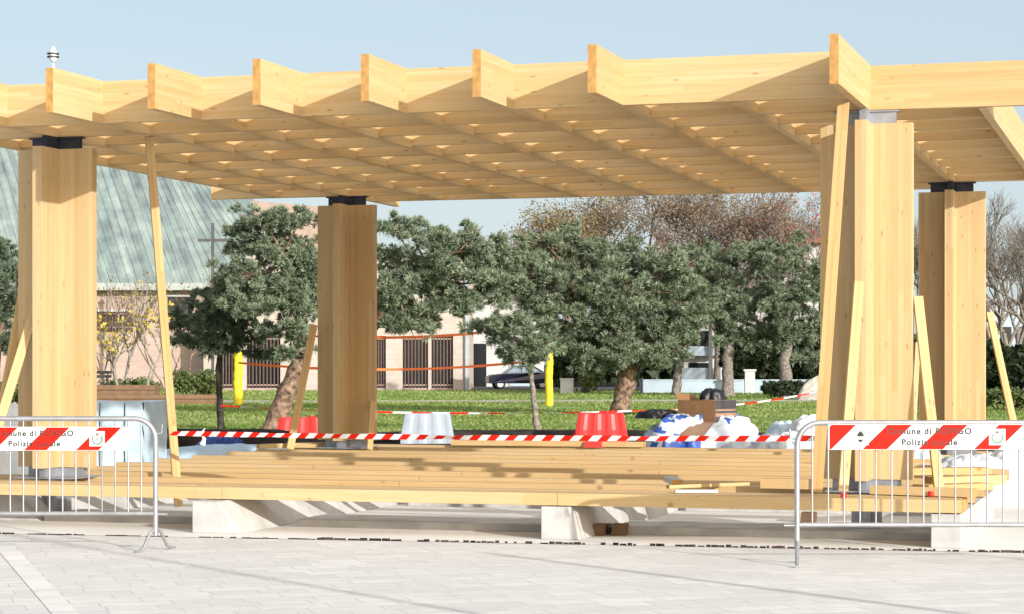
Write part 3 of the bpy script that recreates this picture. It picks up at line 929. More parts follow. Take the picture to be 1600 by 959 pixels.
quadgrid(lambda s, t_: (W_ / 2 - W_ * s, D_ / 2, .12 + H_ * t_), 4, 4)
quadgrid(lambda s, t_: (-W_ / 2, D_ / 2 - D_ * s, .12 + H_ * t_), 4, 4)
quadgrid(lambda s, t_: (-W_ / 2 + W_ * s, -D_ / 2 + D_ * t_, .12 + H_ + .02 * math.sin(5 * s) * math.sin(4 * t_)), 12, 8)
b.build('film_wrap', plain('translucent_film', (.46, .58, .67), .3, 0, .1, 3, .2, .5), wp)
b = MB()
for xx in (-.22, .05, .38): b.box(xx, -D_ / 2 - .02, .12, xx + .012, -D_ / 2 - .016, 1.03)
b.build('strap', M['darksteel'], wp)
b = MB()
for yy in (-.4, 0, .4): b.box(-W_ / 2, yy - .05, 0, W_ / 2, yy + .05, .09)
b.box(-W_ / 2, -D_ / 2, .09, W_ / 2, D_ / 2, .118)
b.build('pallet_base', M['board'], wp)
# dark soil strip and black pots behind the deck at left
b = MB(); b.box(-1.6, -.5, 0, 1.6, .5, .42); 
o = crumple(4.2, 1.0, .40, 41, n=16, m=6, mats=[M['soil']], name='soil_heap', loc=((330 - 800) / F * 38, 38, -.02), rough=.12)
tag(o, 'low heap of dark soil between the pine trunks and the left rear deck', 'soil heap')
o = crumple(9.0, 1.0, .22, 43, n=20, m=6, mats=[M['soil']], name='soil_heap', loc=(1.0, 43.6, -.02), rough=.10)
tag(o, 'long low bank of dark soil along the near edge of the lawn', 'soil heap')

# ------------------------------------------------------------------ foliage
def needles(pts, dirs, size, k, width, spread=.62):
    n = len(pts)
    P = np.repeat(pts, k, 0); D = np.repeat(dirs, k, 0)
    d = D + rng.normal(0, spread, (n * k, 3))
    d /= np.linalg.norm(d, axis=1, keepdims=True) + 1e-9
    S = np.repeat(size, k)[:, None] * (.7 + .5 * rng.random((n * k, 1)))
    side = np.cross(d, rng.normal(0, 1, (n * k, 3))); side /= np.linalg.norm(side, axis=1, keepdims=True) + 1e-9
    side *= width / 2
    q = P + d * S
    m = P + d * S * .45
    tri = np.stack([np.stack([P - side * .4, m + side, q], 1), np.stack([P + side * .4, q, m - side], 1)], 1)
    return tri.reshape(-1, 3)


def leaves(pts, size, n_each, spread):
    n = len(pts)
    P = np.repeat(pts, n_each, 0) + rng.normal(0, spread, (n * n_each, 3))
    a = rng.normal(0, 1, P.shape); a /= np.linalg.norm(a, axis=1, keepdims=True)
    b = np.cross(a, rng.normal(0, 1, P.shape)); b /= np.linalg.norm(b, axis=1, keepdims=True)
    s = size * (.6 + .8 * rng.random((len(P), 1)))
    tri = np.stack([np.stack([P - a * s, P + b * s * .6, P + a * s], 1), np.stack([P - a * s, P + a * s, P - b * s * .6], 1)], 1)
    return tri.reshape(-1, 3)


def pad_points(c, r, n):
    v = rng.normal(0, 1, (n, 3)); v /= np.linalg.norm(v, axis=1, keepdims=True)
    rad = rng.random((n, 1)) ** .38
    # lumpy outline
    lump = 1 + .34 * np.sin(v[:, :1] * 5 + c[0] * 3) * np.sin(v[:, 2:3] * 6 + c[2] * 5) + .12 * np.sin(v[:, 1:2] * 9 + c[2])
    p = v * rad * lump
    p[:, 2] = np.where(p[:, 2] < 0, p[:, 2] * .75, p[:, 2])
    return np.array(c) + p * np.array(r), v


def pine(label, Y, trunk, rads, pads, mat='needle', bark='pinebark', dens=1.0, tuft=18, depth=1.0, group='pine trees in the park'):
    """trunk and pads given where the photo shows them at depth Y; pads are true ellipsoids spread in depth"""
    base = at(trunk[0][0], trunk[0][1], Y); bx_, by_ = base.x, Y
    root = empty('pine_tree', (bx_, by_, -.02), 0, label, 'tree', group)
    k = Y / F
    def loc(px, py, dy=0): return Vector(((px - 800) * k - bx_, dy, CH - (py - HZ) * k + .02))
    tb = MB()
    tp = [loc(px, py) for px, py in trunk]; tp[0].z = -.05
    tp = [p + Vector((0, 0.06 * math.sin(i * 2.1) * k * 60, 0)) for i, p in enumerate(tp)]
    # refine the trunk with wobble
    fine, fr = [], []
    for i in range(len(tp) - 1):
        for s in range(4):
            t_ = s / 4; p = tp[i].lerp(tp[i + 1], t_)
            fine.append(p + Vector((random.gauss(0, .02), random.gauss(0, .02), 0)) * rads[i] * k * 4)
            fr.append((rads[i] * (1 - t_) + rads[i + 1] * t_) * k * random.uniform(.92, 1.08))
    fine.append(tp[-1]); fr.append(rads[-1] * k)
    fr[0] *= 1.35
    tb.tube(fine, fr, 10)
    allv = []
    n0 = len(pads)
    up = [(px + random.uniform(-8, 8), py + random.uniform(-6, 6), 30, 20) for px, py in trunk[3:]] + [((trunk[3][0] + trunk[-1][0]) / 2 - 6, (trunk[3][1] + trunk[-1][1]) / 2, 32, 24)]
    for ip, (px, py, rx, ry) in enumerate(list(pads) + up):
        rx *= 1.10; ry *= 1.12
        dy = random.uniform(-.8, .8) * rx * k * depth * 1.2
        if ip >= n0: dy = -.75 * rx * k - .3
        c = loc(px, py, dy)
        # limb from the nearest upper trunk point
        s = min(fine[len(fine) // 3:], key=lambda p: (p - c).length)
        mid = s.lerp(c, .5) + Vector((random.gauss(0, .1), random.gauss(0, .1), -.08 * (c - s).length))
        r0 = max(.018, min(.30 * rads[-1] * k + .015, .014 * (c - s).length + .012))
        tb.tube([s, mid, c, c + (c - s).normalized() * rx * k * .5], [r0 * 1.5, r0, r0 * .6, r0 * .25], 6)
        nc = max(5, int(dens * rx * ry / 66))
        r_ = (rx * k, rx * k * .95 * depth, ry * k)
        cl, cn = pad_points(c, r_, nc)
        for j in range(nc):                         # twigs carrying the clumps
            e_ = Vector(cl[j])
            if j % 2 == 0: tb.tube([c.lerp(s, .15), (c + e_) / 2 + Vector((0, 0, -.03)), e_], [r0 * .5, r0 * .35, r0 * .18], 4, caps=False)
        m_ = 10
        v = rng.normal(0, 1, (nc * m_, 3)); v[:, 2] = np.abs(v[:, 2]) * 1.1 - .25
        v /= np.linalg.norm(v, axis=1, keepdims=True)
        C = np.repeat(cl, m_, 0); CN = np.repeat(cn, m_, 0)
        dirs = v * .8 + CN * .35 + np.array([0, 0, .3])
        rad = np.repeat((.7 + .6 * rng.random(nc)), m_)[:, None] * tuft * .52 * k
        pts = C + v * rad * (.35 + .65 * rng.random((nc * m_, 1)))
        allv.append(needles(pts, dirs, np.full(nc * m_, tuft * .50 * k) * (.75 + .5 * rng.random(nc * m_)), 22, 1.35 * k + .004))
    tb.build('trunk', M[bark], root)
    tri_mesh('crown', np.concatenate(allv), M[mat], root)
    return root


def grow(tb, tips, p, d, L, r, depth, spread, up, sides=5, kids=(2, 4)):
    q = p + d * L
    mid = p.lerp(q, .5) + Vector((random.gauss(0, 1), random.gauss(0, 1), random.gauss(0, .5))) * L * .05
    tb.tube([p, mid, q], [r, r * .85, r * .68], max(3, sides), caps=False)
    if depth == 0:
        tips.append(tuple(q)); tips.append(tuple(mid)); return
    for i in range(random.randint(*kids)):
        nd = (d + Vector((random.gauss(0, spread), random.gauss(0, spread), random.gauss(0, spread * .6))) + Vector((0, 0, up))).normalized()
        s = p.lerp(q, random.uniform(.55, 1.0)) if i else q
        grow(tb, tips, s, nd, L * random.uniform(.62, .85), r * .62, depth - 1, spread, up, sides - 1, kids)
    if depth <= 2: tips.append(tuple(q))


def bare_tree(name, label, px, footY, toppx, leaf, lsize, lper, lspread, r0, depth=5, spread=.42, up=.10, bark='greybark', group=None, cat='tree', frac=1.0, stems=1, kids=(2, 4)):
    k = footY / F; X = (px - 800) * k; H = CH - (toppx - HZ) * k
    root = empty(name, (X, footY, -.02), 0, label, cat, group)
    tb = MB(); tips = []
    L = H / 3.6
    for s in range(stems):
        d = Vector((random.gauss(0, .08 if stems == 1 else .22), random.gauss(0, .08), 1)).normalized()
        grow(tb, tips, Vector((random.gauss(0, .02 if stems == 1 else .35), 0, -.02)), d, L, r0, depth, spread, up, 6, kids)
    mx = max(p[2] for p in tips); f = H / mx
    tb.v = [(x * f, y * f, z * f) for x, y, z in tb.v]; tips = [(x * f, y * f, z * f) for x, y, z in tips]
    tb.build('trunk', M[bark], root)
    if leaf:
        T = np.array(tips); T = T[rng.random(len(T)) < frac]
        tri_mesh('crown', leaves(T, lsize, lper, lspread), M[leaf], root)
    return root


def shrub(label, px, Y, rx, toppx, mat, leafs=2600, size=.06, name='shrub', group=None, cat='shrub', depth=.8, lobes=7):
    k = Y / F; X = (px - 800) * k; W = rx * k; H = CH - (toppx - HZ) * k
    root = empty(name, (X, Y, -.02), 0, label, cat, group)
    tb = MB(); pts = []
    for i in range(lobes):
        cx = W * (-.8 + 1.6 * (i + .5) / lobes) + random.gauss(0, W * .06); cz = H * random.uniform(.42, .66)
        c = (cx, random.gauss(0, W * depth * .2), cz)
        p, _ = pad_points(c, (W * 1.9 / lobes + W * .12, W * depth * .6, H * random.uniform(.36, .46)), leafs // lobes)
        pts.append(p)
        tb.tube([(cx * .5, 0, 0), (cx * .8, 0, cz * .6), c], [.03, .022, .01], 5)
    P = np.concatenate(pts); P = P[P[:, 2] > .0]
    P[:, 2] = np.minimum(P[:, 2], H)
    tb.build('stem', M['darkbark'], root)
    tri_mesh('foliage', leaves(P, size, 1, .02), M[mat], root)
    return root


# pines, nearest first
pine('pine with a thick leaning trunk standing just left of the back left column', 49,
     [(424, 674), (440, 632), (458, 590), (474, 548), (470, 500), (452, 450), (440, 400)], [17, 15.5, 14, 12, 9, 7, 4],
     [(420, 352, 58, 20), (470, 348, 40, 20), (385, 388, 46, 24), (445, 390, 56, 28), (395, 432, 58, 26), (455, 430, 50, 30), (410, 478, 58, 30), (465, 478, 40, 30),
      (355, 440, 36, 20), (440, 515, 44, 18), (400, 360, 40, 22), (490, 400, 30, 30), (375, 470, 46, 24), (500, 450, 30, 40)], depth=.9)
pine('small dark pine with a thin straight trunk left of the leaning pine', 51,
     [(345, 668), (343, 620), (341, 575), (345, 535), (352, 490)], [5.5, 5, 4.5, 4, 3],
     [(312, 498, 42, 26), (352, 500, 44, 30), (302, 527, 32, 20), (345, 538, 44, 24), (392, 520, 46, 28), (330, 470, 36, 18), (408, 548, 30, 16)],
     mat='darkneedle', bark='darkbark', depth=.9)
pine('young pine with a thin pale stem left of the right yellow post', 49.5,
     [(840, 672), (836, 640), (831, 595), (826, 560), (815, 530)], [6.5, 5, 4, 3.2, 2.5],
     [(770, 532, 34, 15), (806, 548, 42, 16), (848, 540, 34, 18), (785, 505, 40, 18), (835, 512, 34, 16), (745, 512, 26, 14)], bark='greybark', dens=.85, depth=.9)
pine('broad pine whose boughs reach out right of the back left column', 62,
     [(552, 642), (556, 590), (566, 530), (606, 478), (672, 432)], [15, 13, 11, 8, 4],
     [(640, 362, 46, 16), (615, 352, 26, 14), (612, 395, 26, 22), (622, 432, 36, 34), (680, 396, 54, 28), (664, 440, 52, 34), (618, 480, 34, 30), (665, 490, 48, 24), (700, 470, 44, 24), (740, 392, 56, 28),
      (730, 430, 50, 26), (780, 412, 52, 28), (742, 368, 34, 12), (690, 375, 40, 14), (610, 512, 22, 14), (655, 515, 30, 14), (775, 440, 36, 22), (640, 510, 40, 18), (690, 460, 40, 26), (725, 480, 32, 18), (760, 462, 30, 18)], depth=1.0)
pine('large spreading pine with a stout reddish trunk in the middle of the lawn', 66,
     [(970, 646), (972, 620), (980, 590), (975, 550), (955, 500), (940, 450)], [17, 15, 14.5, 12, 9, 6],
     [(830, 432, 58, 36), (890, 415, 62, 36), (945, 398, 50, 26), (850, 382, 40, 16), (900, 478, 68, 36), (962, 452, 68, 40), (1012, 425, 56, 32), (1040, 462, 56, 36), (850, 486, 50, 28),
      (925, 530, 76, 32), (1000, 520, 78, 34), (1052, 505, 48, 32), (872, 530, 52, 24), (985, 562, 60, 18), (930, 566, 44, 16), (1060, 420, 40, 24), (910, 372, 26, 14), (800, 450, 34, 24), (1040, 550, 40, 18)], depth=1.0, dens=1.15)
pine('pine with a pale mossy trunk behind the cardboard heap', 104,
     [(1137, 617), (1138, 590), (1136, 560), (1145, 520), (1150, 470)], [11, 9.5, 8.5, 7, 4],
     [(1090, 420, 56, 30), (1130, 446, 62, 40), (1182, 416, 58, 36), (1140, 496, 66, 32), (1196, 466, 56, 36), (1184, 385, 34, 18), (1108, 480, 48, 30), (1120, 400, 40, 18), (1165, 530, 40, 18)], bark='greybark', dens=.8, tuft=16)
pine('pine with a short grey trunk left of the front right column', 103,
     [(1229, 618), (1228, 590), (1226, 560), (1232, 520), (1240, 470)], [11, 10, 9, 7, 4],
     [(1232, 430, 46, 34), (1246, 480, 44, 40), (1208, 520, 56, 30), (1258, 524, 30, 34), (1172, 534, 44, 20), (1244, 392, 32, 18), (1270, 440, 28, 40), (1260, 560, 34, 20), (1205, 480, 40, 30)], bark='greybark', dens=.8, tuft=16)
pine('dark pine with a slim pale trunk right of the stout pine', 108,
     [(1056, 616), (1058, 590), (1062, 560), (1060, 520)], [7.5, 6.5, 6, 4],
     [(1036, 535, 36, 22), (1062, 490, 58, 34), (1018, 515, 40, 26), (1108, 492, 40, 22)], mat='darkneedle', bark='greybark', dens=.8, tuft=16)
pine('dark pine at the left edge behind the front left column', 64,
     [(-14, 640), (-12, 590), (-8, 540), (0, 480), (4, 430)], [12, 11, 10, 8, 5],
     [(0, 410, 36, 24), (-10, 445, 44, 28), (8, 480, 34, 30), (-14, 510, 40, 30), (10, 540, 26, 24), (-20, 400, 40, 30), (15, 440, 24, 20)], mat='darkneedle')

# dark evergreens filling the back of the park
DG = 'dark evergreens along the back of the park'
for (px, Y, rx, top, lab) in ((905, 119, 40, 520, 'dark evergreen behind the right yellow post'), (985, 121, 50, 505, 'dark evergreen behind the stout pine trunk'), (1030, 123, 28, 500, 'dark evergreen above the low pale wall, left of the balcony'),
                              (1160, 121, 32, 520, 'dark evergreen behind the white gate pillar'), (1215, 122, 36, 510, 'dark evergreen behind the short grey pine trunk'), (1270, 121, 30, 500, 'dark evergreen just left of the front right column'),
                              (1452, 100, 40, 520, 'dark evergreen seen between the two right columns'), (1560, 96, 40, 535, 'dark evergreen right of the back right column'), (1625, 92, 46, 545, 'dark evergreen at the right edge of the park')):
    shrub(lab, px, Y, rx, top, 'hedge', 5200, .30, 'evergreen', DG, 'evergreen', .7)
for (px, Y, rx, top, m_, lab) in ((1212, 98, 24, 596, 'hedge', 'low dark bush left of the boulder'), (1252, 100, 28, 594, 'hedge', 'low dark bush behind the boulder'),
                              (916, 113, 11, 568, 'shrub', 'bright green conical shrub beside the white box'), (305, 93, 42, 576, 'shrub', 'leafy green bush behind the brown planters'),
                              (1575, 72, 46, 606, 'shrub', 'green hedge bush right of the back right column'), (1460, 74, 34, 604, 'shrub', 'green bush between the two right columns'),
                              (10, 78, 40, 592, 'shrub', 'green bush at the left edge behind the column'), (205, 96, 50, 588, 'shrub', 'low plants at the foot of the birches')):
    shrub(lab, px, Y, rx, top, m_, 2600, .075 if m_ == 'shrub' else .1, 'bush', 'bushes in the park', 'bush')

# trees behind
bare_tree('autumn_tree', 'tall tree with sparse golden brown leaves above the stout pine', 880, 150, 292, 'autumn', .085, 8, .33, .24, 6, .45, .06, frac=.9, group='leafless and autumn trees behind the park')
bare_tree('autumn_tree', 'nearly bare grey tree above the middle of the pines', 1010, 155, 285, 'autumn', .075, 3, .33, .22, 6, .45, .06, frac=.45, group='leafless and autumn trees behind the park')
bare_tree('autumn_tree', 'tall tree with thin rusty brown leaves left of the front right column', 1120, 150, 282, 'rust', .08, 9, .33, .24, 6, .45, .06, frac=.8, group='leafless and autumn trees behind the park')
bare_tree('autumn_tree', 'thin brown tree behind the short trunked pine', 1205, 158, 290, 'rust', .08, 9, .33, .22, 6, .42, .06, frac=.7, group='leafless and autumn trees behind the park')
bare_tree('autumn_tree', 'small tree with red leaves high beside the front right column', 1252, 148, 300, 'redleaf', .13, 1, .3, .13, 5, .36, .1, frac=.3, group='leafless and autumn trees behind the park')
for (px, Y_, top, m_, ls, lp, lab) in ((868, 158, 330, 'autumn', .08, 4, 'autumn tree lowest at the left end of the brown trees'), (945, 162, 282, 'autumn', .08, 5, 'golden autumn tree between the tall golden tree and the bare one'),
                                  (1065, 152, 288, 'rust', .08, 5, 'rusty autumn tree right of the bare grey one'), (1165, 162, 280, 'autumn', .08, 5, 'olive brown autumn tree above the short trunked pines'), (1285, 165, 285, 'rust', .08, 5, 'rusty autumn tree behind the front right column')):
    bare_tree('autumn_tree', lab, px, Y_, top, m_, ls, lp, .35, .22, 6, .50, .05, frac=.8, group='leafless and autumn trees behind the park')
bare_tree('bare_tree', 'bare grey tree with fine twigs right of the back right column', 1566, 112, 318, None, 0, 0, 0, .15, 6, .42, .07, kids=(3, 4), group='leafless and autumn trees behind the park')
bare_tree('bare_tree', 'tall thin bare tree close to the right side of the back right column', 1546, 125, 296, None, 0, 0, 0, .15, 6, .42, .08, kids=(3, 4), group='leafless and autumn trees behind the park')
bare_tree('bare_tree', 'tall bare tree between the two right edge trees', 1592, 135, 298, None, 0, 0, 0, .16, 6, .45, .06, kids=(3, 4), group='leafless and autumn trees behind the park')
bare_tree('bare_tree', 'bare grey tree at the right edge of the photo', 1612, 104, 330, None, 0, 0, 0, .16, 6, .45, .06, kids=(3, 4), group='leafless and autumn trees behind the park')
bare_tree('bare_tree', 'bare tree between the two right columns', 1442, 130, 330, None, 0, 0, 0, .14, 6, .42, .07, kids=(3, 4), group='leafless and autumn trees behind the park')
bare_tree('birch_tree', 'young birch with yellow leaves, leftmost of three before the church wall', 188, 95, 478, 'yellowleaf', .10, 2, .22, .07, 4, .38, .15, 'birch', 'young birches before the church', frac=.35)
bare_tree('birch_tree', 'young birch with few yellow leaves, middle one of three before the church wall', 208, 96, 430, 'yellowleaf', .10, 1, .22, .06, 4, .34, .18, 'birch', 'young birches before the church', frac=.25)
bare_tree('birch_tree', 'young birch with thick yellow leaves, rightmost of three before the church wall', 232, 94, 468, 'yellowleaf', .10, 2, .22, .07, 4, .38, .15, 'birch', 'young birches before the church', frac=.4)
bare_tree('bare_shrub', 'reddish bare shrub with fine twigs right of the birches', 272, 99, 395, 'rust', .07, 1, .2, .045, 5, .30, .22, 'pinebark', frac=.25, cat='shrub', stems=3, kids=(2, 3))
bare_tree('bare_shrub', 'reddish bare shrub with fine twigs beside the front left column', 168, 99, 440, 'rust', .07, 1, .2, .045, 5, .30, .22, 'pinebark', frac=.25, cat='shrub', stems=3, kids=(2, 3))


# ------------------------------------------------------------------ buildings, drawn up at their true distance
class Site:
    def __init__(s, Y): s.Y = Y; s.k = Y / F
    def x(s, px): return (px - 800) * s.k
    def z(s, py): return CH - (py - HZ) * s.k


def bars(name, x0, x1, z0, z1, y, n, parent, mats, t_=.045):
    b = MB()
    for i in range(n):
        x = x0 + (x1 - x0) * (i + .5) / n
        b.box(x - t_ / 2, y - .03, z0, x + t_ / 2, y + .01, z1)
    for zz in (z0 + .25, z1 - .12):
        b.box(x0, y - .025, zz - .04, x1, y + .005, zz + .04, 1)
    return b.build(name, mats, parent)


S = Site(130)
ch = empty('church', (0, 0, 0), 0, 'church with a huge green copper roof over pale pink brick walls', 'church')
ze = S.z(441); x0, x1 = S.x(-160), S.x(470)
b = MB(); b.box(x0, 130, -.1, x1, 150, ze - .25); b.box(x0 - .2, 129.9, 0, x1, 130.0, .5)
b.build('wall', M['brick'], ch)
zr = S.z(150)
def roofpt(s, t_):   # s along eave, t up the slope
    xe = x0 - .6 + (x1 + .8 - x0) * s
    shear = -.45 - .42 * max(0, (s - .72) / .28)
    z = ze - .15 + (zr - ze) * t_
    return (xe + shear * (zr - ze) * t_, 129.2 + 8.5 * t_, z)
rb = MB()
NS, NZ = 46, 8
vs = [roofpt(i / NS, j / NZ) for j in range(NZ + 1) for i in range(NS + 1)]
rb.add(vs, [(j * (NS + 1) + i, j * (NS + 1) + i + 1, (j + 1) * (NS + 1) + i + 1, (j + 1) * (NS + 1) + i) for j in range(NZ) for i in range(NS)])
for i in range(NS + 1):                          # standing seams
    a, c = Vector(roofpt(i / NS, 0)), Vector(roofpt(i / NS, 1))
    n_ = Vector((0, -.75, .6)) * .04
    rb.add([a + Vector((-.03, 0, 0)), a + n_, a + Vector((.03, 0, 0)), c + Vector((-.03, 0, 0)), c + n_, c + Vector((.03, 0, 0))], [(0, 1, 4, 3), (1, 2, 5, 4), (0, 2, 1)])
a, c = Vector(roofpt(1, 0)), Vector(roofpt(1, 1))
rb.add([a, c, c + Vector((0, 10, 0)), a + Vector((1, 20, 0))], [(0, 3, 2, 1)])
r_ = rb.build('copper_roof', M['copper'], ch)
ev = MB(); ev.box(x0 - .6, 129.0, ze - .52, x1 + .8, 129.3, ze - .10); ev.box(x0 - .4, 129.3, ze - .50, x1 + .5, 130.2, ze - .40)
ev.build('eave', plain('grey_fascia', (.36, .39, .38), .7, 0, .1, 2, .05), r_)
# brown gabled roof behind, right
g2 = MB()
X0, X1 = S.x(380), S.x(498)
g2.add([(X0, 134, 4), (X1, 134, 4), (X1, 134, S.z(368)), (S.x(492), 134, S.z(316)), (X0, 134, S.z(306)), (X0, 150, 4), (X1, 150, 4), (X1, 150, S.z(368)), (S.x(492), 150, S.z(316)), (X0, 150, S.z(306))],
       [(0, 1, 2, 3, 4), (1, 6, 7, 2), (2, 7, 8, 3), (3, 8, 9, 4), (5, 9, 8, 7, 6), (0, 4, 9, 5)])
g2.box(S.x(430), 133.6, S.z(338), S.x(466), 134, S.z(334)); g2.box(S.x(430), 133.7, S.z(368), S.x(498), 134, S.z(364))
g2.build('brown_gable', M['pinkroof'], ch)
# windows in the brick wall
for (a, c, t0, t1, n) in ((150, 208, 486, 517, 12), (263, 300, 464, 494, 0)):
    wv = MB(); wv.box(S.x(a), 129.93, S.z(t1), S.x(c), 130.05, S.z(t0)); wv = wv.build('window', M['glassdark'], ch)
    if n: bars('window_bars', S.x(a), S.x(c), S.z(t1), S.z(t0), 129.9, n, wv, [M['grille'], M['pinkroof']], .09)
    fr = MB(); fr.box(S.x(a) - .08, 129.88, S.z(t0), S.x(c) + .08, 129.98, S.z(t0) + .14); fr.build('lintel', M['whiteplaster'], wv)
# cross
C5 = Site(118)
cr = MB(); cr.box(C5.x(332) - .075, 118, 0, C5.x(332) + .075, 118.12, C5.z(349)); cr.box(C5.x(309), 117.985, C5.z(378), C5.x(354), 118.11, C5.z(373.5))
tag(cr.build('cross', plain('grey_cross_steel', (.085, .085, .085), .6, .3, .1, 3, 0)), 'thin grey metal cross standing tall before the green roof', 'cross')
# parish wing with barred bays
W2 = Site(127.5)
wg = empty('parish_wing', (0, 0, 0), 0, 'low pale block building with tall barred windows behind the pines', 'building')
bays = [(340, 366), (385, 438), (588, 603), (629, 669), (674, 708)]
zt_, zb_ = W2.z(524), W2.z(607.5)
xs = [W2.x(300)]
b = MB()
prev = W2.x(318)
for (a, c) in bays:
    b.box(prev, 127.5, -.1, W2.x(a), 128.3, zt_); prev = W2.x(c)
b.box(prev, 127.5, -.1, W2.x(733), 128.3, zt_)
b.box(W2.x(318), 127.5, zt_, W2.x(385), 128.3, W2.z(500)); b.box(W2.x(385), 127.5, zt_, W2.x(733), 128.3, W2.z(405)); b.box(W2.x(385), 128.3, -.1, W2.x(733), 142, W2.z(405) - .01)
b.box(W2.x(385), 127.42, W2.z(405) - .004, W2.x(735), 142.2, W2.z(399))
b.build('wall', M['blockwall'], wg)
for (a, c) in bays:
    wv = MB(); wv.box(W2.x(a) + .01, 127.95, zb_ - .05, W2.x(c) - .01, 128.28, zt_ - .01)
    wv = wv.build('window', M['glassdark'], wg)
    bars('window_bars', W2.x(a) + .05, W2.x(c) - .05, zb_, zt_ - .05, 127.7, max(3, round((c - a) / 5.6)), wv, [M['grille'], M['pinkroof']], .07)
    sl = MB(); sl.box(W2.x(a) + .02, 127.6, zb_ - .1, W2.x(c) - .02, 127.94, zb_ + .08); sl.build('sill', M['pinkroof'], wv)
dp = MB(); dp.tube([(W2.x(728), 127.38, 0), (W2.x(728), 127.38, W2.z(402))], .09, 8); dp.build('downpipe', M['greyplastic'], wg)

H3 = Site(150)
hs = empty('white_house', (0, 0, 0), 0, 'white house with a dark doorway behind the dark blue car', 'house')
b = MB(); b.box(H3.x(735), 150, -.1, H3.x(850), 160, H3.z(452)); b.build('wall', M['whiteplaster'], hs)
b = MB(); b.box(H3.x(733), 149.6, H3.z(452), H3.x(853), 160.4, H3.z(446)); b.build('roof', M['roofred'], hs)
b = MB(); b.box(H3.x(737), 149.9, 0, H3.x(760), 150.05, H3.z(536)); b.build('door', M['glassdark'], hs)
for (a, c) in ((768, 786), (800, 822)):
    b = MB(); b.box(H3.x(a), 149.92, H3.z(520), H3.x(c), 150.04, H3.z(490)); wv = b.build('window', M['glassdark'], hs)
    b = MB(); b.box(H3.x(a) - .1, 149.88, H3.z(522), H3.x(c) + .1, 150.0, H3.z(520)); b.build('sill', M['stone'], wv)
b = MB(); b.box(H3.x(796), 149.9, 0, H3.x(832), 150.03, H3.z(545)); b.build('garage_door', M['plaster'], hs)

ap = empty('apartment_building', (0, 0, 0), 0, 'white apartment building with pale balconies coloured with blue shade behind the right pines', 'building')
b = MB(); b.box(H3.x(1028), 152, -.1, H3.x(1222), 168, H3.z(432)); b.box(H3.x(1222), 151.95, -.1, H3.x(1325), 168.05, H3.z(378)); b.build('wall', M['whiteplaster'], ap)
b = MB(); b.box(H3.x(1024), 151.3, H3.z(432), H3.x(1221), 168.5, H3.z(425)); b.box(H3.x(1218), 151.2, H3.z(378), H3.x(1331), 168.5, H3.z(370)); b.build('roof', M['roofred'], ap)
for (t0, t1) in ((395, 424), (455, 484), (515, 544), (566, 592)):
    for (a, c) in ((1244, 1262), (1286, 1310)) if t0 < 400 else ((1040, 1056), (1080, 1112), (1150, 1172), (1196, 1222), (1244, 1262), (1286, 1310)):
        b = MB(); b.box(H3.x(a), 151.9, H3.z(t1), H3.x(c), 152.05, H3.z(t0)); b.build('window', M['glassdark'], ap)
for (y0, y1) in ((555, 540), (592, 574), (496, 480)):
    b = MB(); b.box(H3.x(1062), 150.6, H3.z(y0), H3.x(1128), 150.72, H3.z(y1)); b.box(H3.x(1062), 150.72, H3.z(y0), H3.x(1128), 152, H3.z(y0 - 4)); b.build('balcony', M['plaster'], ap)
b = MB(); b.tube([(H3.x(1111), 150.4, 0), (H3.x(1111), 150.4, H3.z(480))], .14, 8); b.build('post', M['whiteplaster'], ap)
ab = empty('blue_building', (0, 0, 0), 0, 'distant pale blue building behind the bare trees at the right edge', 'building')
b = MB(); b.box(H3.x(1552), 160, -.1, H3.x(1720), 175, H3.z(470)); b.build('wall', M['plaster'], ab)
b = MB(); b.box(H3.x(1550), 159.6, H3.z(470), H3.x(1722), 175.4, H3.z(464)); b.build('roof', M['asphalt'], ab)
for a in (1562, 1590, 1618, 1646):
    b = MB(); b.box(H3.x(a), 159.9, H3.z(532), H3.x(a + 14), 160.05, H3.z(506)); b.build('window', M['glassdark'], ab)

L4 = Site(115)
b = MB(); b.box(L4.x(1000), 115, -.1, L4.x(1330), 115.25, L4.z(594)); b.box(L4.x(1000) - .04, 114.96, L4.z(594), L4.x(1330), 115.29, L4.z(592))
tag(b.build('garden_wall', M['plaster']), 'low pale garden wall coloured with blue shade behind the pine trunks', 'wall')
b = MB(); b.box(L4.x(1158), 113, 0, L4.x(1173), 113.4, L4.z(579)); b.box(L4.x(1156), 112.95, L4.z(579), L4.x(1175), 113.45, L4.z(576))
tag(b.build('gate_pillar', M['whiteplaster']), 'white gate pillar before the low pale garden wall', 'pillar')
b = MB(); b.box(L4.x(875), 114, 0, L4.x(895), 114.4, L4.z(592)); b.box(L4.x(874), 113.96, L4.z(592), L4.x(896), 114.44, L4.z(590)); b.box(L4.x(878), 113.985, .2, L4.x(892), 114.0, L4.z(595))
tag(b.build('utility_box', M['whiteplaster']), 'small white utility cabinet at the far edge of the lawn', 'cabinet')
b = MB(); b.tube([(L4.x(1001) + .05, 114.8, 0), (L4.x(1001) + .05, 114.8, L4.z(590))], .07, 8)
tag(b.build('fence_post', M['darksteel']), 'dark post at the left end of the pale garden wall', 'post')

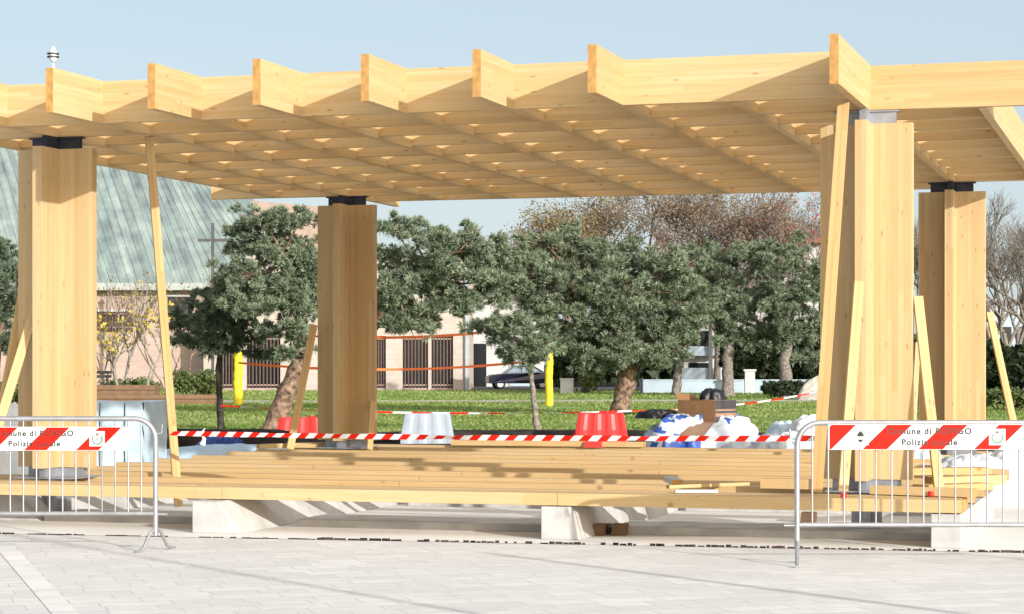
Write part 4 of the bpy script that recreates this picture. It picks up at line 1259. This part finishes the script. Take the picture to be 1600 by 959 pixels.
# dark car on the road behind
car = empty('parked_car', ((812 - 800) * 134 / F, 134, -.01), R(8), 'dark blue car parked in front of the white house', 'car')
prof = [(-2.0, .35), (-2.02, .75), (-1.75, .88), (-1.05, .95), (-.45, 1.40), (.75, 1.44), (1.45, 1.02), (1.95, .92), (2.02, .7), (2.0, .35)]
b = MB(); n = len(prof)
def sec(y, f): return [(x, y, z if z < .96 else .96 + (z - .96) * 1) for x, z in prof]
rows_ = [[(x, y, z) for x, z in prof] for y in (-.72, .72)]
wide = [[(x, y, z) for x, z in prof if z <= .96] for y in (-.82, .82)]
b.add([(x, -.70 if z > 1.0 else -.83, z) for x, z in prof] + [(x, .70 if z > 1.0 else .83, z) for x, z in prof],
      [(i, i + 1, n + i + 1, n + i) for i in range(n - 1)] + [(0, n, 2 * n - 1, n - 1), tuple(range(n - 1, -1, -1)), tuple(range(n, 2 * n))])
b.build('body', M['carblue'], car, bevel=.03)
for (a, c) in (((-.92, -.40), (-.05, -.05)), ((.02, .02), (.72, 1.22))):
    wv = MB(); wv.add([(a[0], -.815, 1.0), (c[1] if c[1] > .1 else -.03, -.815, 1.02), (c[0], -.735, 1.36), (a[1], -.735, 1.36)], [(0, 1, 2, 3)])
    wv.build('window', plain('sky_reflection_glass', (.16, .22, .28), .08, 0, .05, 1, 0), car)  # pale reflection of the sky put into the pane colour
for x in (-1.3, 1.3):
    for y in (-.80, .68):
        wv = MB(); wv.tube([(x, y, .31), (x, y + .14, .31)], .31, 18); wv = wv.build('wheel', M['rubber'], car)
        q = MB(); q.tube([(x, y - .006, .31), (x, y + .146, .31)], .19, 14); q.build('rim', M['galv'], wv)

# yellow wrapped posts
for (px, fy, ty, wpx, lab) in ((372, 631, 548, 7, 'yellow wrapped post right of the small dark pine'), (858, 633, 539, 6, 'yellow wrapped post before the large spreading pine')):
    Y = F * CH / (fy - HZ); k = Y / F; H = CH - (ty - HZ) * k
    root = empty('wrapped_post', ((px - 800) * k, Y, -.02), 0, lab, 'post', 'yellow wrapped posts')
    b = MB(); pts, rr = [], []
    for i in range(22):
        pts.append((.012 * math.sin(i * .5), 0, H * i / 21)); rr.append(wpx * k * (1 + .05 * math.sin(i * 1.7) + .03 * math.sin(i * 3.1)))
    b.tube(pts, rr, 16); b.build('wrapping', M['yellow'], root)
    b = MB(); b.tube([(0.0, 0, H), (.0, 0, H + .14)], wpx * k * .6, 12); b.build('post_top', M['yellow'], root)

# planters, bench, boulder, mast
for (a, c, t0, t1, Y, lab) in ((120, 241, 601, 616, 84, 'upper brown timber planter left of the tall brace'), (150, 336, 616, 629, 82, 'long low brown timber planter behind the tall brace')):
    s = Site(Y); b = MB()
    hh = (s.z(t0) - s.z(t1)) / 2
    zb0 = 0.0 if t0 > 610 else s.z(t1)
    b.box(s.x(a), Y, -.02, s.x(c), Y + 1.2, s.z(t1) + hh - .01); b.box(s.x(a) - .03, Y - .03, s.z(t1) + hh, s.x(c) + .03, Y + 1.23, s.z(t0))
    tag(b.build('timber_planter', M['planter'], bevel=.02), lab, 'planter', 'brown timber planters')
s = Site(90)
bn = empty('park_bench', (s.x(140), 90, 0), 0, 'dark wooden bench before the church wall, right of the front left column', 'bench')
for zz, yy in ((.95, .26), (1.12, .30)):
    b = MB(); b.box(-.85, yy, zz, .85, yy + .04, zz + .12); b.build('backrest', M['darkbark'], bn)
b = MB(); b.box(-.85, -.2, .62, .85, .24, .67); b.build('seat', M['darkbark'], bn)
for xx in (-.7, .7):
    b = MB(); b.box(xx - .03, -.18, 0, xx + .03, .20, .615); b.box(xx - .03, .20, 0, xx + .03, .255, 1.22); b.build('leg', M['darksteel'], bn)
s = Site(95)
b = MB(); r3 = np.random.default_rng(4)
vs = []
for j in range(7):
    for i in range(12):
        a = 2 * math.pi * i / 12; t_ = j / 6
        rr = (1 - .55 * t_ ** 1.5) * (1 + .16 * math.sin(2 * a + 1) + .1 * r3.normal())
        vs.append((.78 * rr * math.cos(a), .6 * rr * math.sin(a), .95 * t_ * (1 + .2 * math.cos(a + .6)) - .03))
b.add(vs, [(j * 12 + i, j * 12 + (i + 1) % 12, (j + 1) * 12 + (i + 1) % 12, (j + 1) * 12 + i) for j in range(6) for i in range(12)] + [tuple(range(72, 84))])
tag(b.build('boulder', M['stone'], loc=(s.x(1264), 93, 0), bevel=.05), 'grey boulder on the lawn before the dark bushes', 'boulder')
s = Site(45)
ms = empty('warning_mast', (s.x(83), 45, -.02), 0, 'white mast top with two dark rings rising above the roof beams at left', 'mast')
b = MB(); b.tube([(0, 0, 0), (0, 0, s.z(99))], [.05, .03], 10); b.build('pole', M['white'], ms)
b = MB(); zc = s.z(86)
b.tube([(0, 0, s.z(96)), (0, 0, s.z(93)), (0, 0, s.z(90)), (0, 0, s.z(80)), (0, 0, s.z(76)), (0, 0, s.z(72))], [.03, .07, .085, .085, .05, .03], 14); b.build('head', M['white'], ms)
for py in (83, 88):
    b = MB(); b.tube([(0, 0, s.z(py + .9)), (0, 0, s.z(py - .9))], .125, 16); b.build('ring', M['darksteel'], ms)
